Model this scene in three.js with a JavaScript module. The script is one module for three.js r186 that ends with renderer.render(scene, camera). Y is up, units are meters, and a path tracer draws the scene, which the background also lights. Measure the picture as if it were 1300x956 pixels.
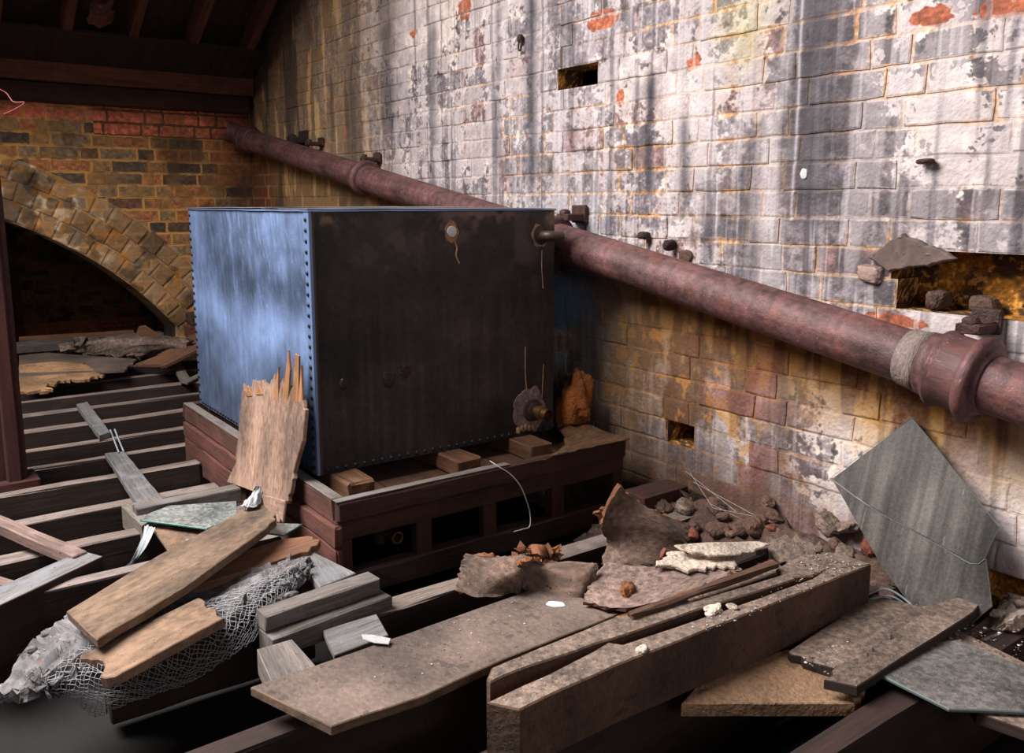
import * as THREE from 'three';
import { mergeGeometries } from 'three/addons/utils/BufferGeometryUtils.js';
import { RectAreaLightUniformsLib } from 'three/addons/lights/RectAreaLightUniformsLib.js';

// ------------------------------------------------------------------ camera, sky, daylight, exposure
// Loft of an old brick building: x runs along the end wall, z along the long party wall (wall_right at x = 2.15),
// y = 0 is the top of the floor joists; the camera stands one metre above them.
const scene = new THREE.Scene();
const camera = new THREE.PerspectiveCamera(47.44, 1300 / 956, 0.05, 60);
camera.position.set(0, 1, 0);
camera.rotation.set(-0.15947, -0.63355, 0, 'YXZ');
camera.setViewOffset(1300, 956, 0, 45, 1300, 956);
camera.updateProjectionMatrix();
camera.updateMatrixWorld();

scene.background = new THREE.Color(0.62, 0.74, 0.95);      // overcast sky seen through the roof opening
scene.backgroundIntensity = 3.0;
RectAreaLightUniformsLib.init();
function openingLight(name, color, intensity, w, h, at, towards) {   // area light in an opening: roof daylight, and an added front fill
  const l = new THREE.RectAreaLight(color, intensity, w, h); l.name = name; l.position.set(...at); l.lookAt(at[0] + towards[0], at[1] + towards[1], at[2] + towards[2]); scene.add(l);
}
openingLight('roof_opening_daylight', new THREE.Color(1.0, 0.97, 0.935), 30, 2.2, 2.6, [-1.05, 3.38, -2.80], [0, -1, 0.545]);
openingLight('front_fill_light', new THREE.Color(1.0, 0.95, 0.88), 3.8, 1.5, 1.1, [-0.3, 1.75, 2.38], [0, 0, -1]);  // fill light added behind the camera, in a made-up window

const renderer = new THREE.WebGLRenderer({ antialias: true });
renderer.toneMapping = THREE.LinearToneMapping;
renderer.toneMappingExposure = 1.0;
renderer.shadowMap.enabled = true;

// ------------------------------------------------------------------ random numbers and noise
const rng = (a) => () => { a |= 0; a = (a + 0x6d2b79f5) | 0; let t = Math.imul(a ^ (a >>> 15), 1 | a); t = (t + Math.imul(t ^ (t >>> 7), 61 | t)) ^ t; return ((t ^ (t >>> 14)) >>> 0) / 4294967296; };
const PERM = new Float32Array(4096), PIDX = new Uint16Array(8192);
{ const r = rng(77); for (let i = 0; i < 4096; i++) { PERM[i] = r(); PIDX[i] = i; } for (let i = 4095; i > 0; i--) { const j = Math.floor(r() * (i + 1)), t = PIDX[i]; PIDX[i] = PIDX[j]; PIDX[j] = t; } for (let i = 0; i < 4096; i++) PIDX[i + 4096] = PIDX[i]; }
const hash2 = (i, j) => PERM[PIDX[(i & 4095) + PIDX[j & 4095]] & 4095];
function noise(x, y, per = 0, pery = per) {            // value noise, 0..1, optionally periodic
  let i = Math.floor(x), j = Math.floor(y), u = x - i, v = y - j, i1 = i + 1, j1 = j + 1;
  u = u * u * (3 - 2 * u); v = v * v * (3 - 2 * v);
  if (per) { i = ((i % per) + per) % per; i1 = ((i1 % per) + per) % per; j = ((j % pery) + pery) % pery; j1 = ((j1 % pery) + pery) % pery; }
  const a = hash2(i, j), b = hash2(i1, j), c = hash2(i, j1), d = hash2(i1, j1);
  return a + (b - a) * u + (c - a) * v + (a - b - c + d) * u * v;
}
function fbm(x, y, oct = 4, per = 0, pery = per) {
  let s = 0, a = 0.5, n = 0;
  for (let o = 0; o < oct; o++) { s += a * noise(x + o * 17.3 * (per ? 0 : 1), y + o * 9.1 * (per ? 0 : 1), per, pery); n += a; a *= 0.5; x *= 2; y *= 2; per *= 2; pery *= 2; }
  return s / n;
}
const clamp = (x, a = 0, b = 1) => (x < a ? a : x > b ? b : x);
const step = (a, b, x) => { const t = clamp((x - a) / (b - a)); return t * t * (3 - 2 * t); };
const mix = (a, b, t) => a + (b - a) * t;
const mix3 = (c, d, t) => { c[0] += (d[0] - c[0]) * t; c[1] += (d[1] - c[1]) * t; c[2] += (d[2] - c[2]) * t; return c; };
const gauss = (x, m, w) => Math.exp(-((x - m) * (x - m)) / (w * w));

// ------------------------------------------------------------------ textures
function colorTexture(w, h, fn, metresX, metresY) {    // fn(u, v) in 0..1, v up, returns sRGB 0..1
  const d = new Uint8Array(w * h * 4);
  for (let j = 0, o = 0; j < h; j++) for (let i = 0; i < w; i++, o += 4) {
    const c = fn((i + 0.5) / w, (j + 0.5) / h);
    d[o] = clamp(c[0]) * 255; d[o + 1] = clamp(c[1]) * 255; d[o + 2] = clamp(c[2]) * 255; d[o + 3] = 255;
  }
  return finish(new THREE.DataTexture(d, w, h), true, metresX, metresY);
}
function greyTexture(w, h, fn, metresX, metresY) {
  const d = new Uint8Array(w * h * 4);
  for (let j = 0, o = 0; j < h; j++) for (let i = 0; i < w; i++, o += 4) { const c = clamp(fn((i + 0.5) / w, (j + 0.5) / h)) * 255; d[o] = d[o + 1] = d[o + 2] = c; d[o + 3] = 255; }
  return finish(new THREE.DataTexture(d, w, h), false, metresX, metresY);
}
function finish(t, srgb, mx, my) {
  if (srgb) t.colorSpace = THREE.SRGBColorSpace;
  t.wrapS = t.wrapT = THREE.RepeatWrapping; t.magFilter = THREE.LinearFilter; t.minFilter = THREE.LinearFilter;
  if (mx) t.repeat.set(1 / mx, 1 / my);
  t.needsUpdate = true;
  return t;
}
// weathered sawn timber, grain along u
const woodTex = colorTexture(1024, 512, (u, v) => {
  const g = fbm(u * 6, v * 96, 3, 6, 96), w = fbm(u * 3, v * 12, 3, 3, 12), f = noise(u * 40, v * 300, 40, 300), sp = noise(u * 230, v * 120, 230, 120), dust = fbm(u * 14, v * 8, 4, 14, 8);
  let t = 0.53 + 0.20 * (g - 0.5) + 0.24 * (w - 0.5) + 0.14 * (f - 0.5);
  if (noise(u * 5, v * 70, 5, 70) > 0.88) t -= 0.08;                       // drying cracks
  const c = [t * 1.02, t * 0.97, t * 0.92];
  mix3(c, [0.66, 0.65, 0.66], 0.55 * step(0.50, 0.75, dust));              // settled dust
  if (sp > 0.93) mix3(c, [0.78, 0.75, 0.72], 0.5);
  if (sp < 0.06) mix3(c, [0.14, 0.12, 0.10], 0.55);
  return c;
}, 1.0, 0.5);
const grainBump = greyTexture(512, 512, (u, v) => 0.5 + 0.6 * (fbm(u * 4, v * 72, 3, 4, 72) - 0.5) + 0.35 * (fbm(u * 9, v * 14, 4, 9, 14) - 0.5), 0.5, 0.5);
// fibre board and chipboard: tan, blotchy and flecked
// old plank: low-contrast grain under dirt and dust
const plankTex = colorTexture(1024, 512, (u, v) => {
  const g = fbm(u * 5, v * 70, 3, 5, 70), b = fbm(u * 6, v * 5, 5, 6, 5), f = noise(u * 220, v * 130, 220, 130), e = fbm(u * 60, v * 40, 2, 60, 40);
  let t = 0.52 + 0.15 * (g - 0.5) + 0.36 * (b - 0.5) + 0.22 * (e - 0.5);
  const c = [t * 1.03, t * 0.96, t * 0.90]; mix3(c, [0.66, 0.62, 0.60], 0.4 * step(0.55, 0.75, fbm(u * 11, v * 9, 4, 11, 9)));
  if (f > 0.94) mix3(c, [0.82, 0.78, 0.74], 0.6); if (f < 0.07) mix3(c, [0.16, 0.12, 0.10], 0.6);
  return c;
}, 1.0, 0.5);
const boardTex = colorTexture(512, 512, (u, v) => {
  const b = fbm(u * 5, v * 5, 5, 5), f = noise(u * 110, v * 70, 110, 70), sp = noise(u * 150, v * 150, 150), s2 = fbm(u * 26, v * 26, 2, 26);
  let t = 0.56 + 0.34 * (b - 0.5) + 0.12 * (f - 0.5);
  const c = [t * 1.06, t * 0.95, t * 0.84];
  if (sp > 0.95) mix3(c, [0.85, 0.82, 0.78], 0.6);
  if (s2 > 0.80) mix3(c, [0.26, 0.20, 0.17], 0.30); if (sp < 0.05) mix3(c, [0.2, 0.16, 0.14], 0.5);
  return c;
}, 0.6, 0.6);
// dust and crumbs lying on boards
const dustTex = colorTexture(1024, 1024, (u, v) => {
  const b = fbm(u * 6, v * 6, 5, 6), f = fbm(u * 60, v * 60, 3, 60), sp = noise(u * 210, v * 210, 210), sq = noise(u * 120 + 7, v * 120, 120);
  let t = 0.46 + 0.26 * (b - 0.5) + 0.34 * (f - 0.5);
  const c = [t * 1.05, t * 0.97, t * 0.91];
  if (sp > 0.90) mix3(c, [0.86, 0.80, 0.76], 0.8 * step(0.9, 0.97, sp));
  if (sq > 0.93) mix3(c, [0.66, 0.40, 0.28], 0.6);
  if (sp < 0.10) mix3(c, [0.13, 0.11, 0.10], 0.6);
  return c;
}, 0.6, 0.6);
const crumbBump = greyTexture(1024, 1024, (u, v) => 0.35 * fbm(u * 9, v * 9, 5, 9) + 0.45 * fbm(u * 70, v * 70, 3, 70) + 0.35 * step(0.86, 0.98, noise(u * 150, v * 150, 150)), 0.6, 0.6);
// rusty iron, purple-brown with pale specks
const rustTex = colorTexture(1024, 512, (u, v) => {
  const b = fbm(u * 8, v * 4, 5, 8, 4), f = fbm(u * 60, v * 30, 3, 60, 30), sp = noise(u * 260, v * 130, 260, 130), o = fbm(u * 14 + 0.3, v * 7, 4, 14, 7), lng = fbm(u * 5, v * 40, 3, 5, 40);
  let t = 0.36 + 0.22 * (b - 0.5) + 0.22 * (f - 0.5) + 0.14 * (lng - 0.5);
  const c = [t * 1.10, t * 0.86, t * 0.84];
  mix3(c, [0.58, 0.33, 0.22], 0.22 * step(0.54, 0.74, o));
  mix3(c, [0.66, 0.60, 0.62], 0.18 * step(0.56, 0.75, fbm(u * 22, v * 11, 4, 22, 11)));
  if (sp > 0.95) mix3(c, [0.86, 0.78, 0.74], 0.6);
  if (sp < 0.05) mix3(c, [0.12, 0.08, 0.08], 0.6);
  return c;
}, 0.9, 0.45);
const pitBump = greyTexture(512, 512, (u, v) => 0.5 * fbm(u * 14, v * 14, 4, 14) + 0.5 * fbm(u * 80, v * 80, 2, 80), 0.35, 0.35);
const roughBump = greyTexture(1024, 1024, (u, v) => 0.5 * fbm(u * 14, v * 14, 5, 14) + 0.5 * fbm(u * 84, v * 84, 3, 84), 0.7, 0.7);

// ------------------------------------------------------------------ materials
const std = (o) => new THREE.MeshStandardMaterial({ roughness: 0.9, ...o });
const tint = (map, r, g, b, o = {}) => { const m = std({ map, ...o }); m.color.setRGB(r, g, b, THREE.SRGBColorSpace); return m; };
const wood = (r, g, b, o = {}) => tint(woodTex, r, g, b, { bumpMap: grainBump, bumpScale: 0.0012, ...o });
const M = {
  joist: wood(0.30, 0.21, 0.18), joistTop: wood(0.78, 0.715, 0.69), greyWood: wood(0.68, 0.655, 0.65), paleWood: wood(0.74, 0.70, 0.67), brownWood: wood(0.78, 0.56, 0.44), darkWood: wood(0.42, 0.245, 0.20), blackWood: wood(0.34, 0.23, 0.20),
  pinkWood: wood(0.86, 0.73, 0.71), blueWood: wood(0.72, 0.73, 0.76), redPost: wood(0.42, 0.20, 0.155), freshWood: wood(1.0, 0.74, 0.52), ply: tint(plankTex, 0.98, 0.84, 0.77, { bumpMap: grainBump, bumpScale: 0.001 }),
  board: tint(plankTex, 0.69, 0.595, 0.51, { bumpMap: crumbBump, bumpScale: 0.002 }), tanBoard: tint(plankTex, 0.76, 0.645, 0.55, { bumpMap: crumbBump, bumpScale: 0.002 }), hardBoard: tint(boardTex, 0.80, 0.68, 0.60, { bumpMap: crumbBump, bumpScale: 0.003 }), greyBoard: tint(boardTex, 0.64, 0.605, 0.62, { bumpMap: crumbBump, bumpScale: 0.003 }),
  clay: tint(boardTex, 0.84, 0.72, 0.62, { bumpMap: crumbBump, bumpScale: 0.008 }),
  dusty: tint(dustTex, 0.88, 0.81, 0.77, { bumpMap: crumbBump, bumpScale: 0.006 }), dustyBeam: tint(dustTex, 0.90, 0.83, 0.79, { bumpMap: crumbBump, bumpScale: 0.005 }), dustySlate: tint(dustTex, 0.76, 0.78, 0.80, { bumpMap: crumbBump, bumpScale: 0.004 }),
  felt: tint(dustTex, 0.80, 0.70, 0.65, { bumpMap: crumbBump, bumpScale: 0.002 }), feltGrey: tint(dustTex, 1.0, 0.90, 0.88, { bumpMap: crumbBump, bumpScale: 0.003 }), feltBack: tint(rustTex, 0.8, 0.62, 0.5), feltEdge: tint(boardTex, 0.78, 0.55, 0.39, { bumpMap: crumbBump, bumpScale: 0.006 }),
  rust: tint(rustTex, 0.90, 0.785, 0.785, { roughness: 0.62, metalness: 0.15, bumpMap: pitBump, bumpScale: 0.0014 }), rustDark: tint(rustTex, 0.62, 0.50, 0.46, { roughness: 0.75, bumpMap: pitBump, bumpScale: 0.004 }), rustGrey: tint(rustTex, 1.0, 1.0, 1.02, { roughness: 0.7, bumpMap: pitBump, bumpScale: 0.004 }),
  brass: std({ color: 0x8a6a42, metalness: 0.85, roughness: 0.42, bumpMap: pitBump, bumpScale: 0.001 }), steel: std({ color: 0xaab4c4, metalness: 0.7, roughness: 0.45 }), wire: std({ color: 0xb8b2ac, metalness: 0.3, roughness: 0.5 }), cable: std({ color: 0x9aa0a4, roughness: 0.6 }), redWire: std({ color: 0x8a3f44, roughness: 0.5 }),
  plaster: tint(boardTex, 1, 1, 1.02, { bumpMap: crumbBump, bumpScale: 0.010 }), white: std({ color: 0x9c9c9c, bumpMap: crumbBump, bumpScale: 0.003 }), paint: std({ color: 0xc4c2c4, roughness: 0.7 }),
  rubble: tint(boardTex, 0.60, 0.50, 0.47, { bumpMap: crumbBump, bumpScale: 0.010 }), brickRubble: tint(boardTex, 0.74, 0.48, 0.41, { bumpMap: crumbBump, bumpScale: 0.008 }), orangeBrick: tint(boardTex, 0.82, 0.52, 0.24, { bumpMap: crumbBump, bumpScale: 0.008 }),
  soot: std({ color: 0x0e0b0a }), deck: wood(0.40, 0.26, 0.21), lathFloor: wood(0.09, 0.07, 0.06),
};
M.plaster.color.setRGB(1.16, 1.17, 1.20, THREE.SRGBColorSpace); M.roofWood = wood(0.64, 0.40, 0.33); M.trimWood = wood(0.60, 0.44, 0.36); M.lath = tint(dustTex, 0.76, 0.78, 0.84, { bumpMap: crumbBump, bumpScale: 0.008 });
M.glassGreen = new THREE.MeshPhysicalMaterial({ color: 0x9fc4bc, transmission: 0.55, roughness: 0.25, thickness: 0, ior: 1.5, map: null });
M.glassEdge = new THREE.MeshPhysicalMaterial({ color: 0x3f8f84, roughness: 0.15, transmission: 0.3, thickness: 0 });

// ------------------------------------------------------------------ scene helpers
const used = {};
function numbered(name) { const n = used[name] = (used[name] ?? -1) + 1; return n ? `${name}_${String(n).padStart(3, '0')}` : name; }
const shade = (o) => { o.castShadow = o.receiveShadow = true; return o; };
function stuff(o) { o.userData.kind = 'stuff'; return o; }
function tag(o, label, category, group, kind) { Object.assign(o.userData, label && { label }, category && { category }, group && { group }, kind && { kind }); return o; }
function thing(name, label, category, pos = [0, 0, 0], group) { const o = new THREE.Group(); o.name = numbered(name); o.position.set(...pos); scene.add(o); return tag(o, label, category, group); }
function structure(name, pos = [0, 0, 0]) { const o = new THREE.Group(); o.name = name; o.position.set(...pos); scene.add(o); o.userData.kind = 'structure'; return o; }
function part(parent, name, geo, mat, kind, label) {
  const o = shade(new THREE.Mesh(geo, mat)); const n = parent.children.filter((c) => c.name.replace(/_\d{3}$/, '') === name).length;
  o.name = n ? `${name}_${String(n).padStart(3, '0')}` : name; parent.add(o);
  if (kind) o.userData.kind = kind; if (label) o.userData.label = label;
  return o;
}
function meshUV(g, along = 0, seed = 1) {               // box-projected uv in metres, u along the given axis where it can
  if (g.index) g = g.toNonIndexed();
  const p = g.attributes.position, uv = new Float32Array(p.count * 2), r = rng(seed * 7919 + 3), ou = r() * 3, ov = r() * 3;
  const a = new THREE.Vector3(), b = new THREE.Vector3(), c = new THREE.Vector3();
  for (let i = 0; i < p.count; i += 3) {
    a.fromBufferAttribute(p, i); b.fromBufferAttribute(p, i + 1).sub(a); c.fromBufferAttribute(p, i + 2).sub(a); b.cross(c);
    const n = [Math.abs(b.x), Math.abs(b.y), Math.abs(b.z)], k = n[0] > n[1] ? (n[0] > n[2] ? 0 : 2) : n[1] > n[2] ? 1 : 2;
    const q = [0, 1, 2].filter((t) => t !== k); if (q[1] === along) q.reverse();
    for (let t = 0; t < 3; t++) { const P = [p.getX(i + t), p.getY(i + t), p.getZ(i + t)]; uv[(i + t) * 2] = P[q[0]] + ou; uv[(i + t) * 2 + 1] = P[q[1]] + ov + k * 0.37; }
  }
  g.setAttribute('uv', new THREE.BufferAttribute(uv, 2));
  return g;
}
function flat(g) { if (g.index) g = g.toNonIndexed(); g.computeVertexNormals(); return g; }
let seedCount = 1;
function boxGeo(w, h, d, bevel = 0.003, wob = 0.0015, along) {       // a sawn piece centred on the origin: chamfered, slightly uneven
  const b = Math.max(0.0005, Math.min(bevel, w / 3, h / 3, d / 3)), ax = along ?? (w >= h && w >= d ? 0 : h >= d ? 1 : 2), seed = seedCount++, r = rng(seed);
  const g = chamfered(w, h, d, b, ax);
  const p = g.attributes.position, cache = new Map();
  for (let i = 0; i < p.count; i++) {
    const key = [p.getX(i), p.getY(i), p.getZ(i)].map((t) => Math.round(t * 5000)).join();
    if (!cache.has(key)) cache.set(key, [(r() - 0.5) * 2 * wob, (r() - 0.5) * 2 * wob, (r() - 0.5) * 2 * wob]);
    const o = cache.get(key); p.setXYZ(i, p.getX(i) + o[0], p.getY(i) + o[1], p.getZ(i) + o[2]);
  }
  return flat(meshUV(g, ax, seed));
}
function chamfered(w, h, d, b, ax) {                     // loft of an octagonal section along axis ax with chamfered ends
  const L = [w, h, d][ax], [q, t] = [[h, d], [d, w], [w, h]][ax], n = Math.max(1, Math.min(14, Math.round(L / 0.1)));
  const ring = (ins) => { const a = q / 2 - ins, c = t / 2 - ins, e = Math.max(b - ins, b * 0.15); return [[a, -c + e], [a, c - e], [a - e, c], [-a + e, c], [-a, c - e], [-a, -c + e], [-a + e, -c], [a - e, -c]]; };
  const rows = [[-L / 2, ring(b)]]; for (let i = 0; i <= n; i++) rows.push([-L / 2 + b + (L - 2 * b) * (i / n), ring(0)]); rows.push([L / 2, ring(b)]);
  const pos = [], put = (l, [a, c]) => { const v = [0, 0, 0]; v[ax] = l; v[(ax + 1) % 3] = a; v[(ax + 2) % 3] = c; pos.push(...v); };
  for (let i = 0; i + 1 < rows.length; i++) for (let k = 0; k < 8; k++) { const m = (k + 1) % 8, [l0, r0] = rows[i], [l1, r1] = rows[i + 1]; put(l0, r0[k]); put(l0, r0[m]); put(l1, r1[m]); put(l0, r0[k]); put(l1, r1[m]); put(l1, r1[k]); }
  for (const [l, r, s] of [[rows[0][0], rows[0][1], 0], [rows.at(-1)[0], rows.at(-1)[1], 1]]) for (let k = 1; k < 7; k++) { put(l, r[0]); put(l, r[s ? k : k + 1]); put(l, r[s ? k + 1 : k]); }
  const g = new THREE.BufferGeometry(); g.setAttribute('position', new THREE.Float32BufferAttribute(pos, 3)); g.setAttribute('uv', new THREE.Float32BufferAttribute(new Float32Array(pos.length / 3 * 2), 2));
  return g;
}
function dustTop(g) {                                      // splits off the upward faces as a second group, for settled dust
  const p = g.attributes.position, up = [], rest = [], A = new THREE.Vector3(), B = new THREE.Vector3(), C = new THREE.Vector3();
  for (let i = 0; i < p.count; i += 3) { A.fromBufferAttribute(p, i); B.fromBufferAttribute(p, i + 1).sub(A); C.fromBufferAttribute(p, i + 2).sub(A); B.cross(C).normalize(); (Math.abs(B.y) > 0.6 && A.y > -0.02 ? up : rest).push(i, i + 1, i + 2); }
  g.setIndex([...rest, ...up]); g.addGroup(0, rest.length, 0); g.addGroup(rest.length, up.length, 1); return g;
}
function boxAt(x0, x1, y0, y1, z0, z1, bevel, wob) { return boxGeo(x1 - x0, y1 - y0, z1 - z0, bevel, wob).translate((x0 + x1) / 2, (y0 + y1) / 2, (z0 + z1) / 2); }
const V = (p) => new THREE.Vector3(...p);
// a straight timber between two points of its top centre line
function timber(name, label, cat, a, b, w, h, mat, o = {}) {
  const A = V(a), B = V(b), x = B.clone().sub(A), L = x.length(); x.normalize();
  const up = o.up ? V(o.up) : new THREE.Vector3(0, 1, 0), z = x.clone().cross(up).normalize(), y = z.clone().cross(x);
  const g = boxGeo(L, h, w, o.bevel ?? 0.003, o.wob ?? 0.0015, 0).translate(0, -h / 2, 0);
  if (o.split) ragged(g, L, o.split);
  const m = new THREE.Matrix4().makeBasis(x, y, z).setPosition(A.clone().add(B).multiplyScalar(0.5));
  const mesh = shade(new THREE.Mesh(g, mat)); m.decompose(mesh.position, mesh.quaternion, mesh.scale);
  if (o.parent) { mesh.name = name; o.parent.add(mesh); return mesh; }
  mesh.name = numbered(name); scene.add(mesh); return tag(mesh, label, cat, o.group);
}
// a board cut to an outline: pts are world points of its upper face, th its thickness, rough = {edge index: raggedness in metres}
function slab(name, label, cat, pts, th, mat, o = {}) {
  const P = pts.map(V), c = P.reduce((s, p) => s.add(p), new THREE.Vector3()).divideScalar(P.length), n = new THREE.Vector3();
  P.forEach((p, i) => { const q = P[(i + 1) % P.length]; n.x += (p.y - q.y) * (p.z + q.z); n.y += (p.z - q.z) * (p.x + q.x); n.z += (p.x - q.x) * (p.y + q.y); });
  n.normalize(); const face = o.face ? V(o.face) : new THREE.Vector3(0, 1, 0); if (n.dot(face) < 0) n.negate();
  let e = o.grain ?? 0; if (o.grain === undefined && !o.along) { let best = 0; P.forEach((p, i) => { const l = p.distanceTo(P[(i + 1) % P.length]); if (l > best) { best = l; e = i; } }); }
  const u = o.along ? V(o.along) : P[(e + 1) % P.length].clone().sub(P[e]); u.addScaledVector(n, -u.dot(n)).normalize(); const v = n.clone().cross(u);
  const seed = seedCount++, r = rng(seed * 31 + 5), out = [];
  P.forEach((p, i) => {
    const q = P[(i + 1) % P.length], a = new THREE.Vector2(p.clone().sub(c).dot(u), p.clone().sub(c).dot(v)), b = new THREE.Vector2(q.clone().sub(c).dot(u), q.clone().sub(c).dot(v));
    const amp = o.rough?.[i] ?? o.jag ?? 0.0012, L = a.distanceTo(b), k = Math.max(1, Math.round(L / (amp > 0.004 ? 0.013 : 0.06))), nx = -(b.y - a.y) / L, ny = (b.x - a.x) / L;
    for (let t = 0; t < k; t++) { const f = t / k, w = (t ? (r() - 0.5) * 2 + (amp > 0.004 ? (noise(f * L * 18 + seed * 3.1, seed) - 0.5) * 3 : 0) : 0) * amp; out.push(new THREE.Vector2(mix(a.x, b.x, f) + nx * w, mix(a.y, b.y, f) + ny * w)); }
  });
  const bev = Math.min(o.bevel ?? 0.002, th / 3);
  let g = new THREE.ExtrudeGeometry(new THREE.Shape(out), { depth: th - 2 * bev, bevelEnabled: true, bevelSize: bev, bevelThickness: bev, bevelOffset: -bev, bevelSegments: 1 });
  g.translate(0, 0, -th + bev);
  const uv = g.attributes.uv, ou = r() * 3, ov = r() * 3; for (let i = 0; i < uv.count; i++) uv.setXY(i, uv.getX(i) + ou, uv.getY(i) + ov);
  const mats = o.side ? [mat, o.side] : mat;
  if (!o.side) g.clearGroups();
  const mesh = shade(new THREE.Mesh(g, mats));
  new THREE.Matrix4().makeBasis(u, v, n).setPosition(c).decompose(mesh.position, mesh.quaternion, mesh.scale);
  if (o.parent) { const k = o.parent.children.filter((q) => q.name.replace(/_\d{3}$/, '') === name).length; mesh.name = k ? `${name}_${String(k).padStart(3, '0')}` : name; o.parent.updateMatrixWorld(); mesh.position.sub(o.parent.position); o.parent.add(mesh); if (label) mesh.userData.label = label; return mesh; }
  mesh.name = numbered(name); scene.add(mesh); return tag(mesh, label, cat, o.group);
}
// a bent sheet lofted through rows of world points, th thick
function sheetGeo(rows, th, nu = 10, nv = 10, rag = 0.004, bumpy = 0.003, disp) {
  const seed = seedCount++, r = rng(seed * 13 + 1), cols = rows.map((row) => new THREE.CatmullRomCurve3(row.map(V), false, 'centripetal')), grid = [];
  const ac = Array.from({ length: nu + 1 }, (_, i) => new THREE.CatmullRomCurve3(cols.map((c) => c.getPoint(i / nu)), false, 'centripetal'));
  for (let i = 0; i <= nu; i++) { grid.push([]); for (let j = 0; j <= nv; j++) { const p = ac[i].getPoint(j / nv), edge = i === 0 || j === 0 || i === nu || j === nv; const a = edge ? rag : bumpy * 0.3; p.x += (r() - 0.5) * 2 * a; p.z += (r() - 0.5) * 2 * a; p.y += (r() - 0.5) * 2 * (edge ? rag * 0.5 : bumpy * 0.3) + (noise(i * 0.45 + seed * 3, j * 0.45) - 0.5) * 2 * bumpy + (disp ? disp(i / nu, j / nv) : 0); grid[i].push(p); } }
  const nrm = grid.map((col, i) => col.map((p, j) => grid[Math.min(nu, i + 1)][j].clone().sub(grid[Math.max(0, i - 1)][j]).cross(col[Math.min(nv, j + 1)].clone().sub(col[Math.max(0, j - 1)])).normalize()));
  let s = 0; nrm.forEach((c) => c.forEach((n) => { s += n.y; })); const sg = s < 0 ? -1 : 1;
  const len = [grid[0][0].distanceTo(grid[nu][0]), grid[0][0].distanceTo(grid[0][nv])], pos = [], uv = [], idx = [], W = nv + 1, N = (nu + 1) * W;
  for (const k of [0, 1]) grid.forEach((c, i) => c.forEach((p, j) => { const q = p.clone().addScaledVector(nrm[i][j], -sg * th * k); pos.push(q.x, q.y, q.z); uv.push(i / nu * len[0] + seed * 0.31, j / nv * len[1] + seed * 0.17); }));
  const quad = (a, b, c, d) => idx.push(a, b, c, a, c, d);
  for (let i = 0; i < nu; i++) for (let j = 0; j < nv; j++) { const a = i * W + j, b = a + W, c = b + 1, d = a + 1; if (sg > 0) { quad(a, b, c, d); quad(N + d, N + c, N + b, N + a); } else { quad(d, c, b, a); quad(N + a, N + b, N + c, N + d); } }
  const top = new THREE.BufferGeometry(); top.setAttribute('position', new THREE.Float32BufferAttribute(pos, 3)); top.setAttribute('uv', new THREE.Float32BufferAttribute(uv, 2)); top.setIndex(idx); top.computeVertexNormals();
  const rim = [], ruv = []; const wall = (a, b) => { for (const t of [a, b, N + b, a, N + b, N + a]) { rim.push(pos[t * 3], pos[t * 3 + 1], pos[t * 3 + 2]); ruv.push(uv[t * 2] + (t >= N ? th : 0), uv[t * 2 + 1] + (t >= N ? th : 0)); } };
  for (let i = 0; i < nu; i++) { wall(i * W, (i + 1) * W); wall((i + 1) * W + nv, i * W + nv); }
  for (let j = 0; j < nv; j++) { wall(j + 1, j); wall(nu * W + j, nu * W + j + 1); }
  const edge = new THREE.BufferGeometry(); edge.setAttribute('position', new THREE.Float32BufferAttribute(rim, 3)); edge.setAttribute('uv', new THREE.Float32BufferAttribute(ruv, 2)); edge.computeVertexNormals();
  return { top, edge, grid, nrm, sg };
}
function sheet(name, label, cat, rows, th, mat, edgeMat, o = {}) {
  const s = sheetGeo(rows, th, o.nu, o.nv, o.rag, o.bumpy, o.disp), t = s.top.toNonIndexed(), n = t.attributes.position.count;
  const g = mergeGeometries([t, s.edge]); g.addGroup(0, n, 0); g.addGroup(n, s.edge.attributes.position.count, 1);
  g.computeBoundingBox(); const c = g.boundingBox.getCenter(new THREE.Vector3()); c.y = g.boundingBox.min.y; g.translate(-c.x, -c.y, -c.z);
  const m = shade(new THREE.Mesh(g, [mat, edgeMat])); m.position.copy(c);
  if (o.parent) { m.name = name; m.position.sub(o.parent.position); o.parent.add(m); return m; }
  m.name = numbered(name); scene.add(m); return tag(m, label, cat, o.group);
}
function lumpGeo(rx, ry, rz, seed, rough = 0.3, detail = 3) {
  const g = new THREE.IcosahedronGeometry(1, detail), p = g.attributes.position, v = new THREE.Vector3();
  for (let i = 0; i < p.count; i++) {
    v.fromBufferAttribute(p, i); const k = 1 + rough * (fbm(v.x * 1.3 + seed * 5.1 + 9, v.y * 1.3 + v.z * 1.7 + seed * 2.3 + 20, 3) - 0.5) * 2;
    // squarish broken stone: clip towards a few planes
    const b = Math.pow(Math.pow(Math.abs(v.x), 4) + Math.pow(Math.abs(v.y), 4) + Math.pow(Math.abs(v.z), 4), -0.25), q = mix(1, b, 0.55) * k; p.setXYZ(i, v.x * q * rx, v.y * q * ry, v.z * q * rz);
  }
  return flat(meshUV(g, 0, seed));
}
function lump(name, label, cat, pos, r, mat, seed, o = {}) { const m = shade(new THREE.Mesh(lumpGeo(...r, seed, o.rough, o.detail), mat)); m.position.set(...pos); m.rotation.set(...(o.rot ?? [0, seed * 1.7, 0])); m.name = numbered(name); scene.add(m); return tag(m, label, cat, o.group); }
function tubeGeo(pts, r, seg = 40, rad = 6) { return new THREE.TubeGeometry(new THREE.CatmullRomCurve3(pts.map(V), false, 'centripetal'), seg, r, rad); }
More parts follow.
